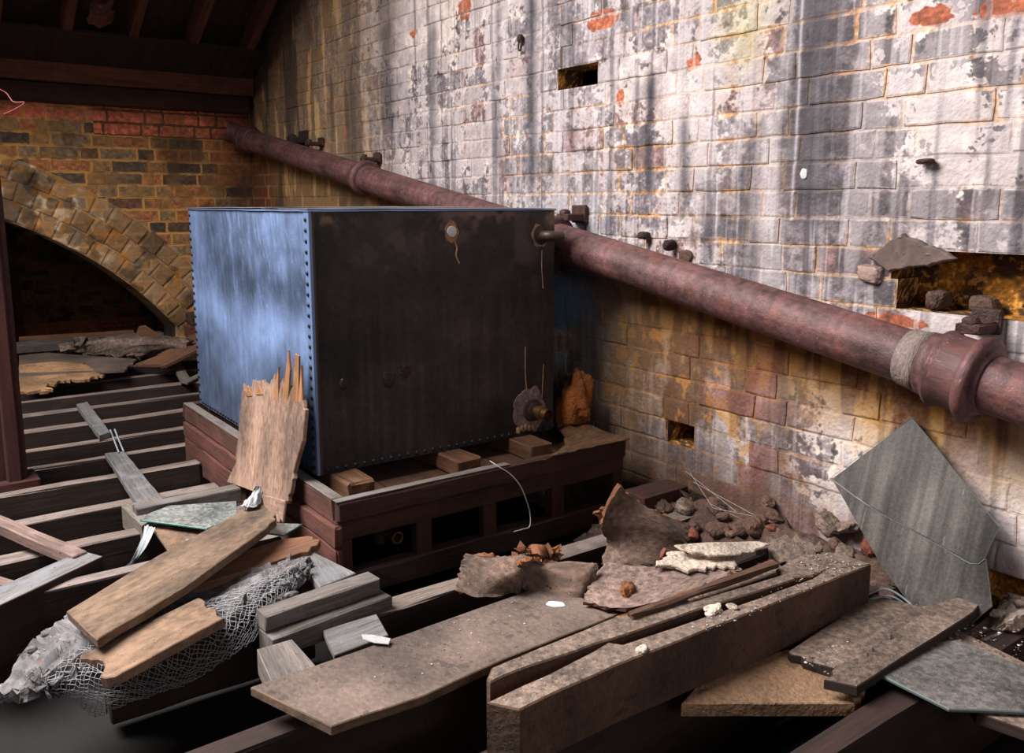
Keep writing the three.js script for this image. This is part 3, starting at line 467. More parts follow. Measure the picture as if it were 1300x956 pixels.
// ring of the arch: three rows of bricks on end, each its own wedge, on a bed of mortar
{
  const r = rng(808), pos = [], uv = [];
  const ringPt = (a, rad) => [ARC[0] + Math.cos(a) * rad, ARC[1] + Math.sin(a) * rad];
  const a0 = Math.asin((0.17 - ARC[1]) / (ARC[2] + 0.36)), a1 = Math.PI - a0 - 0.25;
  for (let t = 0; t < 3; t++) {
    const n = 38;
    for (let i = 0; i < n; i++) {
      const b0 = mix(a0, a1, (i + (t % 2) * 0.5) / n), b1 = mix(a0, a1, (i + 1 + (t % 2) * 0.5) / n), r0 = ARC[2] + t * 0.12, r1 = r0 + 0.12, j = 0.005 + r() * 0.003;
      const P = (b, rad, d) => { const [s, y] = ringPt(b, rad); return [s, y, d]; }, f = 0.001 + r() * 0.007, da = j / r0 / 1.2, w = () => (r() - 0.5) * 0.012;
      if (ringPt(b0, r0)[0] < 0.0) continue;
      const o = [[b0 + da, r0 + j * 0.6], [b1 - da, r0 + j * 0.6], [b1 - da, r1 - j], [b0 + da, r1 - j]].map(([b, q]) => [b + w() / 2.4, q + w()]), m = [(b0 + b1) / 2, (r0 + r1) / 2], inn = o.map(([b, q]) => [mix(b, m[0], 0.16), mix(q, m[1], 0.10)]);
      const tp = [], tu = [], put = (b, q, d) => { const p = P(b, q, d); tp.push(...backPlace(...p)); tu.push(...back.uv(p[0], p[1])); };
      for (let k = 0; k < 4; k++) { const l = (k + 1) % 4; for (const [A, da_, B, db, C, dc] of [[o[k], -0.05, o[l], -0.05, o[l], f - 0.005], [o[k], -0.05, o[l], f - 0.005, o[k], f - 0.005], [o[k], f - 0.005, o[l], f - 0.005, inn[l], f], [o[k], f - 0.005, inn[l], f, inn[k], f], [inn[k], f, inn[l], f, m, f + (r() - 0.5) * 0.006]]) { put(...A, da_); put(...C, dc); put(...B, db); } }
      const g = new THREE.BufferGeometry(); g.setAttribute('position', new THREE.Float32BufferAttribute(tp, 3)); g.setAttribute('uv', new THREE.Float32BufferAttribute(tu, 2)); g.computeVertexNormals();
      part(wallBack, 'arch_brick', g, [back.archA ??= brickMat(texBack, BACK, { color: 0xe6dccd }), back.archB ??= brickMat(texBack, BACK, { color: 0xfff2e0 }), back.brick][Math.floor(r() * 3)]);
    }
  }
  const N = 80; for (let i = 0; i < N; i++) {
    const b0 = mix(a0, a1, i / N), b1 = mix(a0, a1, (i + 1) / N), q = (b, rad, d) => { const [s, y] = ringPt(b, rad); pos.push(...backPlace(s, y, d)); uv.push(...back.uv(s, y)); };
    q(b0, ARC[2], -0.005); q(b0, ARC[2] + ARC[3], -0.005); q(b1, ARC[2] + ARC[3], -0.005); q(b0, ARC[2], -0.005); q(b1, ARC[2] + ARC[3], -0.005); q(b1, ARC[2], -0.005);
    q(b0, ARC[2], -0.005); q(b1, ARC[2], -0.005); q(b1, ARC[2], -0.45); q(b0, ARC[2], -0.005); q(b1, ARC[2], -0.45); q(b0, ARC[2], -0.45);   // the soffit
  }
  const g = new THREE.BufferGeometry(); g.setAttribute('position', new THREE.Float32BufferAttribute(pos, 3)); g.setAttribute('uv', new THREE.Float32BufferAttribute(uv, 2)); g.computeVertexNormals();
  part(wallBack, 'arch_mortar', g, back.mortar);
  const sh = new THREE.Shape([[-2.6, -0.5], [2.6, -0.5], [2.6, 2.4], [-2.6, 2.4]].map((p) => new THREE.Vector2(...p))), hole = new THREE.Path(); hole.moveTo(-2.02, -0.49); hole.lineTo(1.575, -0.49);
  for (let i = 0; i <= 40; i++) { const [s, y] = ringPt(mix(a0 - 0.02, Math.PI - a0, i / 40), ARC[2] + 0.002); if (y > 0.1) hole.lineTo(s, y); } hole.lineTo(-2.02, 0.1);
  sh.holes.push(hole); const cg = new THREE.ExtrudeGeometry(sh, { depth: 0.30, bevelEnabled: false }); cg.clearGroups(); cg.translate(0, 0, -6.45 + 0.02);
  const bg = new THREE.ExtrudeGeometry(sh, { depth: 0.06, bevelEnabled: false }); bg.clearGroups(); bg.translate(0, 0, -6.07); { const p = bg.attributes.position, w = bg.attributes.uv; for (let i = 0; i < p.count; i++) w.setXY(i, ...back.uv(p.getX(i), p.getY(i))); } part(wallBack, 'mortar_bed', bg, back.mortar);
  part(wallBack, 'wall_core', cg, core);
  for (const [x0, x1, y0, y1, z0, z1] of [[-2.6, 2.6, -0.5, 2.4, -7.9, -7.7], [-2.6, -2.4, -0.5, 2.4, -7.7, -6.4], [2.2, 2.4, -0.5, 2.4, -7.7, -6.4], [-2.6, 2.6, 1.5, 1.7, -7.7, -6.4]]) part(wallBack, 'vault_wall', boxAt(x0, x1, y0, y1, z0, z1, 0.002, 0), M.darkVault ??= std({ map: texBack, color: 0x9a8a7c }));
}

// ------------------------------------------------------------------ the two sides out of view
part(structure('wall_left'), 'wall_core', boxAt(-2.6, -2.3, -0.5, 4.8, -7.9, 2.6, 0.002, 0), core);
{ const wf = structure('wall_front'); for (const [x0, x1, y0, y1] of [[-2.6, -1.1, -0.5, 4.8], [0.5, 2.6, -0.5, 4.8], [-1.1, 0.5, -0.5, 1.15], [-1.1, 0.5, 2.35, 4.8]]) part(wf, 'wall_core', boxAt(x0, x1, y0, y1, 2.4, 2.7, 0.002, 0), core); }  // gap left between the pieces is an added opening for the fill light

// ------------------------------------------------------------------ roof: plate, rafters, boards; the slope is open over the tank
const roof = structure('ceiling'), roofY = (z) => 1.845 + 0.545 * (z + 5.88), slopeLen = Math.hypot(1, 0.545);
const roofBox = (x0, x1, z0, z1, off, th, m, name, up) => {
  const mid = (z0 + z1) / 2, g = boxGeo(x1 - x0, th, (z1 - z0) * slopeLen, 0.004, 0.001, 2), o = part(roof, name, g, m);
  o.position.set((x0 + x1) / 2, (up ?? roofY)(mid) + off, mid); o.rotation.x = -Math.atan(up ? -0.545 : 0.545); return o;
};
for (let i = 0; i < 10; i++) roofBox(-2.3, 2.28, -6.35 + i * 0.225, -6.35 + i * 0.225 + 0.218, 0.16 + (i % 3) * 0.004, 0.022, M.deck, 'roof_board');
roofBox(-2.4, 2.6, -6.5, -4.10, 0.21, 0.05, M.soot, 'roof_covering');
for (let k = -11; k <= 3; k++) { const x = 0.98 + k * 0.355; roofBox(x - 0.026, x + 0.026, -6.1, x > -2.25 && x < 0.2 ? -4.02 : -1.2, 0.06, 0.13, M.roofWood, 'rafter'); }
for (const [x0, x1, z0, z1] of [[-2.6, 2.6, -4.12, -4.0], [-2.6, -2.22, -4.02, -1.15], [0.12, 2.6, -4.02, -1.15], [-2.22, 0.12, -1.58, -1.15]]) roofBox(x0, x1, z0, z1, 0.21, 0.05, M.soot, 'roof_covering');
roofBox(-2.6, 2.6, -1.2, 2.7, 0.21, 0.05, M.soot, 'roof_covering', (z) => roofY(-1.2) - 0.545 * (z + 1.2));
part(roof, 'wall_plate', boxAt(-2.0, 2.14, 1.715, 1.83, -5.99, -5.86, 0.006, 0.004), M.roofWood);
part(roof, 'wall_plate', boxAt(-2.0, 2.12, 1.60, 1.712, -5.995, -5.90, 0.006, 0.004), M.darkWood);
roofBox(-2.3, 2.15, -6.02, -5.62, -0.01, 0.03, M.blackWood, 'eaves_board');
part(roof, 'torn_felt', sheetGeo([[[1.08, 2.12, -5.35], [1.12, 2.09, -5.40], [1.18, 2.12, -5.33]], [[1.06, 2.02, -5.52], [1.13, 1.98, -5.50], [1.19, 2.04, -5.5]]], 0.004, 6, 6, 0.02, 0.01).top, M.feltBack);

// ------------------------------------------------------------------ floor: joists with the boards taken up, lath ceiling below
const floor = structure('floor');
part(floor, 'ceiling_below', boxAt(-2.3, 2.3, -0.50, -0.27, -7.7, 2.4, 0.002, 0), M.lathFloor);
for (const [z, x0, x1, w] of [[1.0, -2.3, 2.15, 0.06], [0.62, -2.3, 2.15, 0.06], [0.25, -2.3, 2.15, 0.06], [-0.12, -2.3, 2.15, 0.06], [-0.46, -2.3, 2.15, 0.06], [-0.80, -2.3, 2.15, 0.06], [-1.14, -2.3, 2.15, 0.06], [-1.46, -2.3, 2.15, 0.06], [-1.785, 0.88, 2.15, 0.07], [-2.08, 0.34, 0.86, 0.06], [-2.41, -2.3, 0.90, 0.06], [-2.69, -2.3, 0.90, 0.06], [-2.98, -2.3, 0.90, 0.065], [-3.32, -2.3, 0.93, 0.06], [-3.60, -2.3, 2.15, 0.055], [-3.88, -2.3, 2.15, 0.06], [-4.22, -2.3, 2.15, 0.07], [-4.56, -2.3, 2.15, 0.055], [-4.88, -2.3, 2.15, 0.06], [-5.24, -2.3, 2.15, 0.06], [-5.6, -2.3, 2.15, 0.06], [-5.93, -2.3, 2.15, 0.06]])
  part(floor, 'joist', dustTop(boxAt(x0, x1, -0.235, 0, z - w, z, 0.004, 0.003)), z > -1.5 ? [M.blackWood, M.blackWood] : [[M.joist, M.joistTop], [M.joistB ??= wood(0.36, 0.27, 0.23), M.joistTop]][Math.round(-z * 10) % 2]);

// ------------------------------------------------------------------ galvanised water tank
const TX0 = 0.985, TX1 = 1.880, TZ0 = -3.475, TZ1 = -2.31, TY0 = 0.202, TY1 = 0.980;
const zincTex = colorTexture(1024, 700, (u, v) => {      // the zinc-grey flank: soft vertical wipes, cloudy oxide, light and dark bands of painted sheen and dust
  const cl = fbm(u * 4 + 3, v * 3.2, 4), st = fbm(u * 42, v * 2.2, 3), sc = fbm(u * 90 + 8 + v * 14, v * 22, 3), f = noise(u * 400, v * 300), dr = fbm(u * 30 + v * 3, v * 7, 3);
  let t = 0.50 + 0.36 * (cl - 0.5) + 0.14 * (st - 0.5) + 0.10 * (sc - 0.5) + 0.07 * (f - 0.5) + 0.16 * (fbm(u * 16 + 60, v * 13, 4) - 0.5);
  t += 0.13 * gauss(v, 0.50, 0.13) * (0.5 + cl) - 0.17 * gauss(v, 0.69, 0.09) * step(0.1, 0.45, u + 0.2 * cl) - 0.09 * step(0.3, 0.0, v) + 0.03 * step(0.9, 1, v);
  if (sc > 0.70 && v > 0.6) t += 0.05;
  t += 0.10 * step(0.58, 0.72, dr) * gauss(u, 0.45, 0.16) * step(0.55, 0.7, v);
  t *= 0.88; return [t * 0.80, t * 0.945, t * 1.22];  // blue sky light put into the flank's own colour
}, 0, 0);
const shadedPlateTex = colorTexture(1024, 890, (u, v) => {       // the end plate: dark metal, its shade painted in as black-brown; rubbed, rust-dusted along the top
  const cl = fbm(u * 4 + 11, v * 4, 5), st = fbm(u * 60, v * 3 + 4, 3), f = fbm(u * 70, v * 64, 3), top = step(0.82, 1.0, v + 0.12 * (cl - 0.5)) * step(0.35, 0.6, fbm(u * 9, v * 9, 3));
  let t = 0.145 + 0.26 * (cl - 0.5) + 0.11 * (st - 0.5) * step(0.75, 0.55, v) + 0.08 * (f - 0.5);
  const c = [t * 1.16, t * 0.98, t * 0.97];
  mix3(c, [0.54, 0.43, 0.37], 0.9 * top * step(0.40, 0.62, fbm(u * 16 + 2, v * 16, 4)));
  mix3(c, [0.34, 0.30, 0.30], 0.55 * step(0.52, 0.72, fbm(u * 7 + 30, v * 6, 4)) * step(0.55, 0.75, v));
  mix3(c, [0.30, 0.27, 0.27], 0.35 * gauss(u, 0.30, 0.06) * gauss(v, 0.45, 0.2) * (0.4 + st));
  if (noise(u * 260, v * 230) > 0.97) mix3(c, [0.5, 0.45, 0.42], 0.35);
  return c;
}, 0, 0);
M.zinc = std({ map: zincTex, metalness: 0.25, roughness: 0.50, bumpMap: pitBump, bumpScale: 0.0006 }); M.shadedPlate = std({ map: shadedPlateTex, metalness: 0.2, roughness: 0.55, bumpMap: pitBump, bumpScale: 0.0008 });
M.zincEdge = std({ color: 0x6f86ad, metalness: 0.35, roughness: 0.45 }); M.tarEdge = std({ color: 0x4a3a34, metalness: 0.4, roughness: 0.5 }); M.lid = std({ color: 0x7d7c84, metalness: 0.3, roughness: 0.55, bumpMap: pitBump, bumpScale: 0.001 });
const fitUV = (g, ax, a0, a1, ay, b0, b1) => { const p = g.attributes.position, uv = g.attributes.uv, k = { x: 'getX', y: 'getY', z: 'getZ' }; for (let i = 0; i < p.count; i++) uv.setXY(i, (p[k[ax]](i) - a0) / (a1 - a0), (p[k[ay]](i) - b0) / (b1 - b0)); return g; };
{
  const tank = thing('water_tank', 'riveted steel water tank with a bright zinc flank and a blackened end plate', 'water tank', [(TX0 + TX1) / 2, TY0, (TZ0 + TZ1) / 2]);
  const here = (g) => g.translate(-tank.position.x, -tank.position.y, -tank.position.z);
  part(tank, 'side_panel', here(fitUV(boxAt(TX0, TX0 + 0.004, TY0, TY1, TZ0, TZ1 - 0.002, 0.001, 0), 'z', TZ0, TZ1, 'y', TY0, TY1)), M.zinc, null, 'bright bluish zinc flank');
  part(tank, 'side_panel', here(fitUV(boxAt(TX1 - 0.004, TX1, TY0, TY1, TZ0, TZ1 - 0.002, 0.001, 0), 'z', TZ0, TZ1, 'y', TY0, TY1)), M.shadedPlate);
  part(tank, 'end_panel', here(fitUV(boxAt(TX0 + 0.006, TX1 - 0.001, TY0, TY1 - 0.004, TZ1 - 0.004, TZ1, 0.001, 0), 'x', TX0, TX1, 'y', TY0, TY1)), M.shadedPlate, null, 'dark end plate with streaks and dents');
  part(tank, 'end_panel', here(fitUV(boxAt(TX0 + 0.006, TX1 - 0.001, TY0, TY1 - 0.004, TZ0, TZ0 + 0.004, 0.001, 0), 'x', TX0, TX1, 'y', TY0, TY1)), M.shadedPlate);
  part(tank, 'bottom_plate', here(boxAt(TX0 + 0.004, TX1 - 0.004, TY0, TY0 + 0.004, TZ0 + 0.004, TZ1 - 0.004, 0.001, 0)), M.shadedPlate);
  part(tank, 'corner_angle', here(mergeGeometries([boxAt(TX0 - 0.003, TX0, TY0, TY1, TZ1 - 0.034, TZ1 + 0.001, 0.001, 0), boxAt(TX0 - 0.003, TX0 + 0.009, TY0, TY1, TZ1, TZ1 + 0.0025, 0.001, 0)])), M.zincEdge);
  part(tank, 'edge_bead', here(boxAt(TX0 + 0.006, TX0 + 0.013, TY0, TY1, TZ1 + 0.001, TZ1 + 0.004, 0.001, 0)), M.tarEdge);
  part(tank, 'top_flange', here(mergeGeometries([boxAt(TX0 - 0.004, TX1 + 0.004, TY1 - 0.004, TY1, TZ1 - 0.03, TZ1 + 0.006, 0.001, 0.0008), boxAt(TX0 - 0.005, TX0 + 0.03, TY1 - 0.004, TY1, TZ0, TZ1 + 0.006, 0.001, 0.0008), boxAt(TX1 - 0.03, TX1 + 0.004, TY1 - 0.004, TY1, TZ0, TZ1, 0.001, 0.0008), boxAt(TX0, TX1, TY1 - 0.004, TY1, TZ0 - 0.004, TZ0 + 0.03, 0.001, 0.0008)])), M.zincEdge);
  const stud = new THREE.SphereGeometry(0.0074, 8, 5), riv = [], at = (x, y, z, sx = 1, sz = 1) => riv.push(stud.clone().scale(sx, 1, sz).translate(x, y, z));
  for (let y = TY0 + 0.02; y < TY1 - 0.01; y += 0.0305) { at(TX0 - 0.003, y, TZ1 - 0.018, 0.7); at(TX0, y, TZ0 + 0.015, 0.8); }
  for (let x = TX0 + 0.03; x < TX1 - 0.01; x += 0.0305) at(x, TY0 + 0.012, TZ1, 1, 0.8);
  for (let z = TZ0 + 0.05; z < TZ1 - 0.04; z += 0.0305) at(TX0, TY0 + 0.012, z, 0.8);
  part(tank, 'rivets', here(mergeGeometries(riv)), M.rivet = std({ color: 0x1e2230, metalness: 0.4, roughness: 0.5 }), 'stuff');
  // lid: three loose sheets lying on the flange, curled at the seams
  for (const [z0, z1, l, x1, tip] of [[TZ0 - 0.01, TZ0 + 0.42, 0.0, TX1 + 0.003, 0.007], [TZ0 + 0.40, TZ0 + 0.83, 0.003, TX1 - 0.01, 0.004], [TZ0 + 0.81, TZ1 + 0.004, 0.0005, TX1 + 0.002, 0.003]])
    part(tank, 'lid_sheet', here(mergeGeometries([0, 1].map((k) => { const s = sheetGeo([[[TX0 - 0.006, TY1 + l + 0.003, z0], [1.3, TY1 + l + 0.003, z0], [x1, TY1 + l + tip, z0]], [[TX0 - 0.006, TY1 + l + 0.002 + tip * 0.6, z1], [1.45, TY1 + l + 0.003, z1], [x1, TY1 + l + 0.002, z1]]], 0.0018, 12, 8, 0.0008, 0.0005); return k ? s.edge : s.top.toNonIndexed(); }).map((g) => { g.deleteAttribute('normal'); g.computeVertexNormals(); return g; }))), M.lid);
  // fittings on the end plate
  const fit = (name, ring, mat, x, y, label) => part(tank, name, here(mergeGeometries(ring.map(([r0, r1, d0, d1]) => new THREE.LatheGeometry([[0.0001, d1], [r1, d1], [r0, d0], [r0, 0]].map((p) => new THREE.Vector2(...p)), 28).rotateX(Math.PI / 2).translate(x, y, TZ1)))), mat, null, label);
  const blot = (name, x, y, rx, ry, seed, mat, d = 0.0015, label) => { const pts = []; for (let i = 0; i < 44; i++) { const a = i / 44 * Math.PI * 2, k = 1 + (seed === 8 ? 0.3 : 0.45) * (noise(Math.cos(a) * 2.2 + seed * 7, Math.sin(a) * 2.2 + seed) - 0.5) + 0.08 * (hash2(i, seed) - 0.5); pts.push(new THREE.Vector2(Math.cos(a) * rx * k, Math.sin(a) * ry * k)); } const g = new THREE.ExtrudeGeometry(new THREE.Shape(pts), { depth: d, bevelEnabled: true, bevelSize: 0.001, bevelThickness: 0.0005, bevelSegments: 1 }); g.clearGroups(); return part(tank, name, here(g.translate(x, y, TZ1)), mat, null, label); };
  const pale = tint(boardTex, 0.92, 0.78, 0.66), oxide = tint(dustTex, 1.0, 0.90, 0.92), run = tint(boardTex, 1.05, 0.88, 0.82);
  blot('rust_ring', 1.459, 0.909, 0.026, 0.033, 3, pale); fit('plug', [[0.0175, 0.016, 0.004, 0.006]], M.paint, 1.459, 0.912, 'round white plug in the end plate');
  blot('rust_ring', 1.815, 0.893, 0.036, 0.037, 5, pale); fit('flange', [[0.033, 0.031, 0.003, 0.005], [0.026, 0.023, 0.008, 0.012]], M.rustDark, 1.82, 0.893);
  part(tank, 'overflow_pipe', here(tubeGeo([[1.818, 0.891, TZ1], [1.818, 0.891, TZ1 + 0.022], [1.826, 0.891, TZ1 + 0.040], [1.85, 0.890, TZ1 + 0.046], [1.872, 0.890, TZ1 + 0.046]], 0.0175, 30, 16)), M.tarEdge);
  blot('rust_plate', 1.768, 0.292, 0.066, 0.078, 8, oxide, 0.003, 'large grey-purple round scab of oxide');
  fit('valve_flange', [[0.040, 0.036, 0.010, 0.014], [0.028, 0.027, 0.022, 0.026]], M.rustDark, 1.782, 0.288);
  const out = part(tank, 'outlet_valve', here(mergeGeometries([cylBetween([1.782, 0.288, TZ1], [1.785, 0.286, TZ1 + 0.055], 0.019), cylBetween([1.785, 0.286, TZ1 + 0.04], [1.786, 0.285, TZ1 + 0.062], 0.026, 0.026, 6), cylBetween([1.786, 0.285, TZ1 + 0.062], [1.788, 0.284, TZ1 + 0.085], 0.0195, 0.0195, 20, true), cylBetween([1.786, 0.285, TZ1 + 0.062], [1.788, 0.284, TZ1 + 0.085], 0.014, 0.014, 20, true)])), M.brass, null, 'short brass outlet'); out.castShadow = true;
  for (let i = 0; i < 6; i++) part(tank, 'deposit', here(lumpGeo(0.008, 0.012, 0.006, 40 + i, 0.3, 1).translate(1.722 + i * 0.016, 0.224 + (i % 3) * 0.003, TZ1 + 0.003)), pale);
  for (const [x, y, rx, ry, s] of [[1.074, 0.468, 0.012, 0.017, 21], [1.227, 0.463, 0.022, 0.026, 22], [1.283, 0.486, 0.020, 0.024, 23]]) part(tank, 'scab', here(lumpGeo(rx, ry, 0.005, s, 0.45, 2).translate(x, y, TZ1)), M.scab ??= tint(rustTex, 0.42, 0.36, 0.34, { roughness: 0.35, bumpMap: pitBump, bumpScale: 0.004 }));
  for (const [pts, r] of [[[[1.47, 0.882, -2.309], [1.479, 0.857, -2.309], [1.475, 0.837, -2.309], [1.487, 0.811, -2.309]], 0.0028], [[[1.823, 0.841, -2.309], [1.823, 0.781, -2.309], [1.829, 0.711, -2.309]], 0.0014], [[[1.753, 0.515, -2.309], [1.753, 0.432, -2.309], [1.76, 0.348, -2.309]], 0.0016], [[[1.833, 0.445, -2.309], [1.83, 0.381, -2.309], [1.827, 0.325, -2.309]], 0.0012], [[[1.802, 0.37, -2.309], [1.802, 0.328, -2.309]], 0.0012]]) part(tank, 'drip_run', here(tubeGeo(pts, r, 16, 6)), run);
}

// ------------------------------------------------------------------ the timber tray the tank stands on
{
  const X0 = 0.945, X1 = 2.03, Z0 = -3.55, Z1 = -2.09, st = thing('tank_stand', 'dark timber tray with a raised rim and open trestle front under the tank', 'stand', [(X0 + X1) / 2, -0.06, (Z0 + Z1) / 2]);
  const here = (g) => g.translate(-st.position.x, -st.position.y, -st.position.z);
  for (let i = 0; i < 5; i++) part(st, 'tray_board', here(boxAt(X0 + 0.03 + i * 0.206, X0 + 0.03 + i * 0.206 + 0.203, 0.118, 0.145, Z0 + 0.03, Z1 - 0.03, 0.002, 0.002)), M.trayWood ??= wood(0.52, 0.36, 0.26));
  part(st, 'rim', here(boxAt(X0, X1, 0.128, 0.188, Z1 - 0.032, Z1, 0.006, 0.0025)), M.darkWood); part(st, 'rim', here(boxAt(X0 - 0.002, X0 + 0.032, 0.120, 0.190, Z0, Z1 - 0.034, 0.005, 0.003)), M.brownDusty ??= wood(0.60, 0.38, 0.32)); part(st, 'rim', here(boxAt(X1 - 0.03, X1, 0.128, 0.186, Z0, Z1 - 0.034, 0.005, 0.003)), M.darkWood); part(st, 'rim', here(boxAt(X0, X1, 0.128, 0.188, Z0 - 0.03, Z0, 0.005, 0.003)), M.darkWood);
  part(st, 'rim_cap', here(mergeGeometries([boxAt(X0 - 0.003, X1 - 0.5, 0.188, 0.192, Z1 - 0.033, Z1 - 0.004, 0.001, 0.001), boxAt(X0 - 0.004, X0 + 0.030, 0.190, 0.194, Z0, Z1 - 0.032, 0.001, 0.001)])), M.greyWood, null, 'line of pale dust and old paint on the rim');
  part(st, 'rail', here(boxAt(X0, X1, 0.072, 0.128, Z1 - 0.05, Z1 - 0.012, 0.004, 0.002)), M.darkWood);
  for (const [x0, x1] of [[0.948, 0.990], [1.200, 1.252], [1.440, 1.486], [1.710, 1.762], [1.985, 2.03]]) part(st, 'post', here(boxAt(x0, x1, -0.055, 0.074, Z1 - 0.052, Z1 - 0.016, 0.003, 0.002)), M.darkWood);
  part(st, 'lower_rail', here(boxAt(X0, X1, -0.10, -0.028, Z1 - 0.054, Z1 - 0.006, 0.005, 0.004)), M.blackWood);
  part(st, 'skirt_board', here(boxAt(X0 - 0.012, X0 + 0.014, 0.058, 0.118, Z0, Z1 - 0.002, 0.004, 0.003)), M.redBoard ??= wood(0.62, 0.38, 0.33)); part(st, 'skirt_board', here(boxAt(X0 - 0.010, X0 + 0.014, -0.055, 0.054, Z0, Z1 - 0.004, 0.004, 0.004)), M.redBoard); part(st, 'skirt_board', here(boxAt(X0 + 0.02, X1, -0.055, 0.12, Z0, Z0 + 0.02, 0.004, 0.003)), M.blackWood); part(st, 'skirt_board', here(boxAt(X0 + 0.02, X1 - 0.05, -0.10, 0.11, Z1 - 0.52, Z1 - 0.50, 0.004, 0.003)), M.soot);  // last one: near-black sheet added inside so the bays look shaded
  const labels = ['square timber block end poking out under the near corner of the tank', 'square timber block end under the middle of the tank end plate', 'square timber block end just below the brass outlet valve'];
  [[1.065, 0.086], [1.440, 0.092], [1.73, 0.09]].forEach(([x, w], i) => { const b = timber('timber_bearer', labels[i], 'timber', [x, 0.2015, -3.5], [x, 0.2015, -2.185], w, 0.056, M.bearer ??= wood(0.66, 0.46, 0.32), { bevel: 0.005, wob: 0.003 }); });
  const pipe = thing('pipe_stub', 'open brass pipe end inside the dark bay of the stand', 'pipe', [1.19, -0.055, -2.3]);
  part(pipe, 'barrel', cylBetween([0, 0.047, -0.1], [0, 0.047, 0.09], 0.014, 0.014, 20, true), M.brass); part(pipe, 'collar', new THREE.TorusGeometry(0.0165, 0.004, 8, 24).translate(0, 0.047, 0.09), M.brass); part(pipe, 'bracket', boxGeo(0.03, 0.05, 0.03, 0.003).translate(0, 0.015, -0.03), M.blackWood);
}
sheet('sacking', 'brown sacking spread over the wall end of the tray', 'sacking', [[[1.91, 0.192, -2.60], [1.93, 0.193, -2.35], [1.80, 0.190, -2.16], [1.66, 0.190, -2.088]], [[2.01, 0.200, -2.60], [1.99, 0.200, -2.40], [1.90, 0.198, -2.20], [1.80, 0.193, -2.080]], [[2.06, 0.205, -2.58], [2.05, 0.2, -2.42], [2.03, 0.198, -2.22], [2.04, 0.190, -2.078]]], 0.004, M.sack ??= tint(dustTex, 0.72, 0.54, 0.36, { bumpMap: crumbBump, bumpScale: 0.004 }), M.sack, { nu: 14, nv: 16, bumpy: 0.006 });
lump('brick_fragment', 'upright broken orange brick standing behind the tank on the tray', 'brick', [2.00, 0.285, -2.33], [0.046, 0.095, 0.05], M.orangeBrick, 3, { rough: 0.7, detail: 4, rot: [0.05, 0.5, -0.08] });

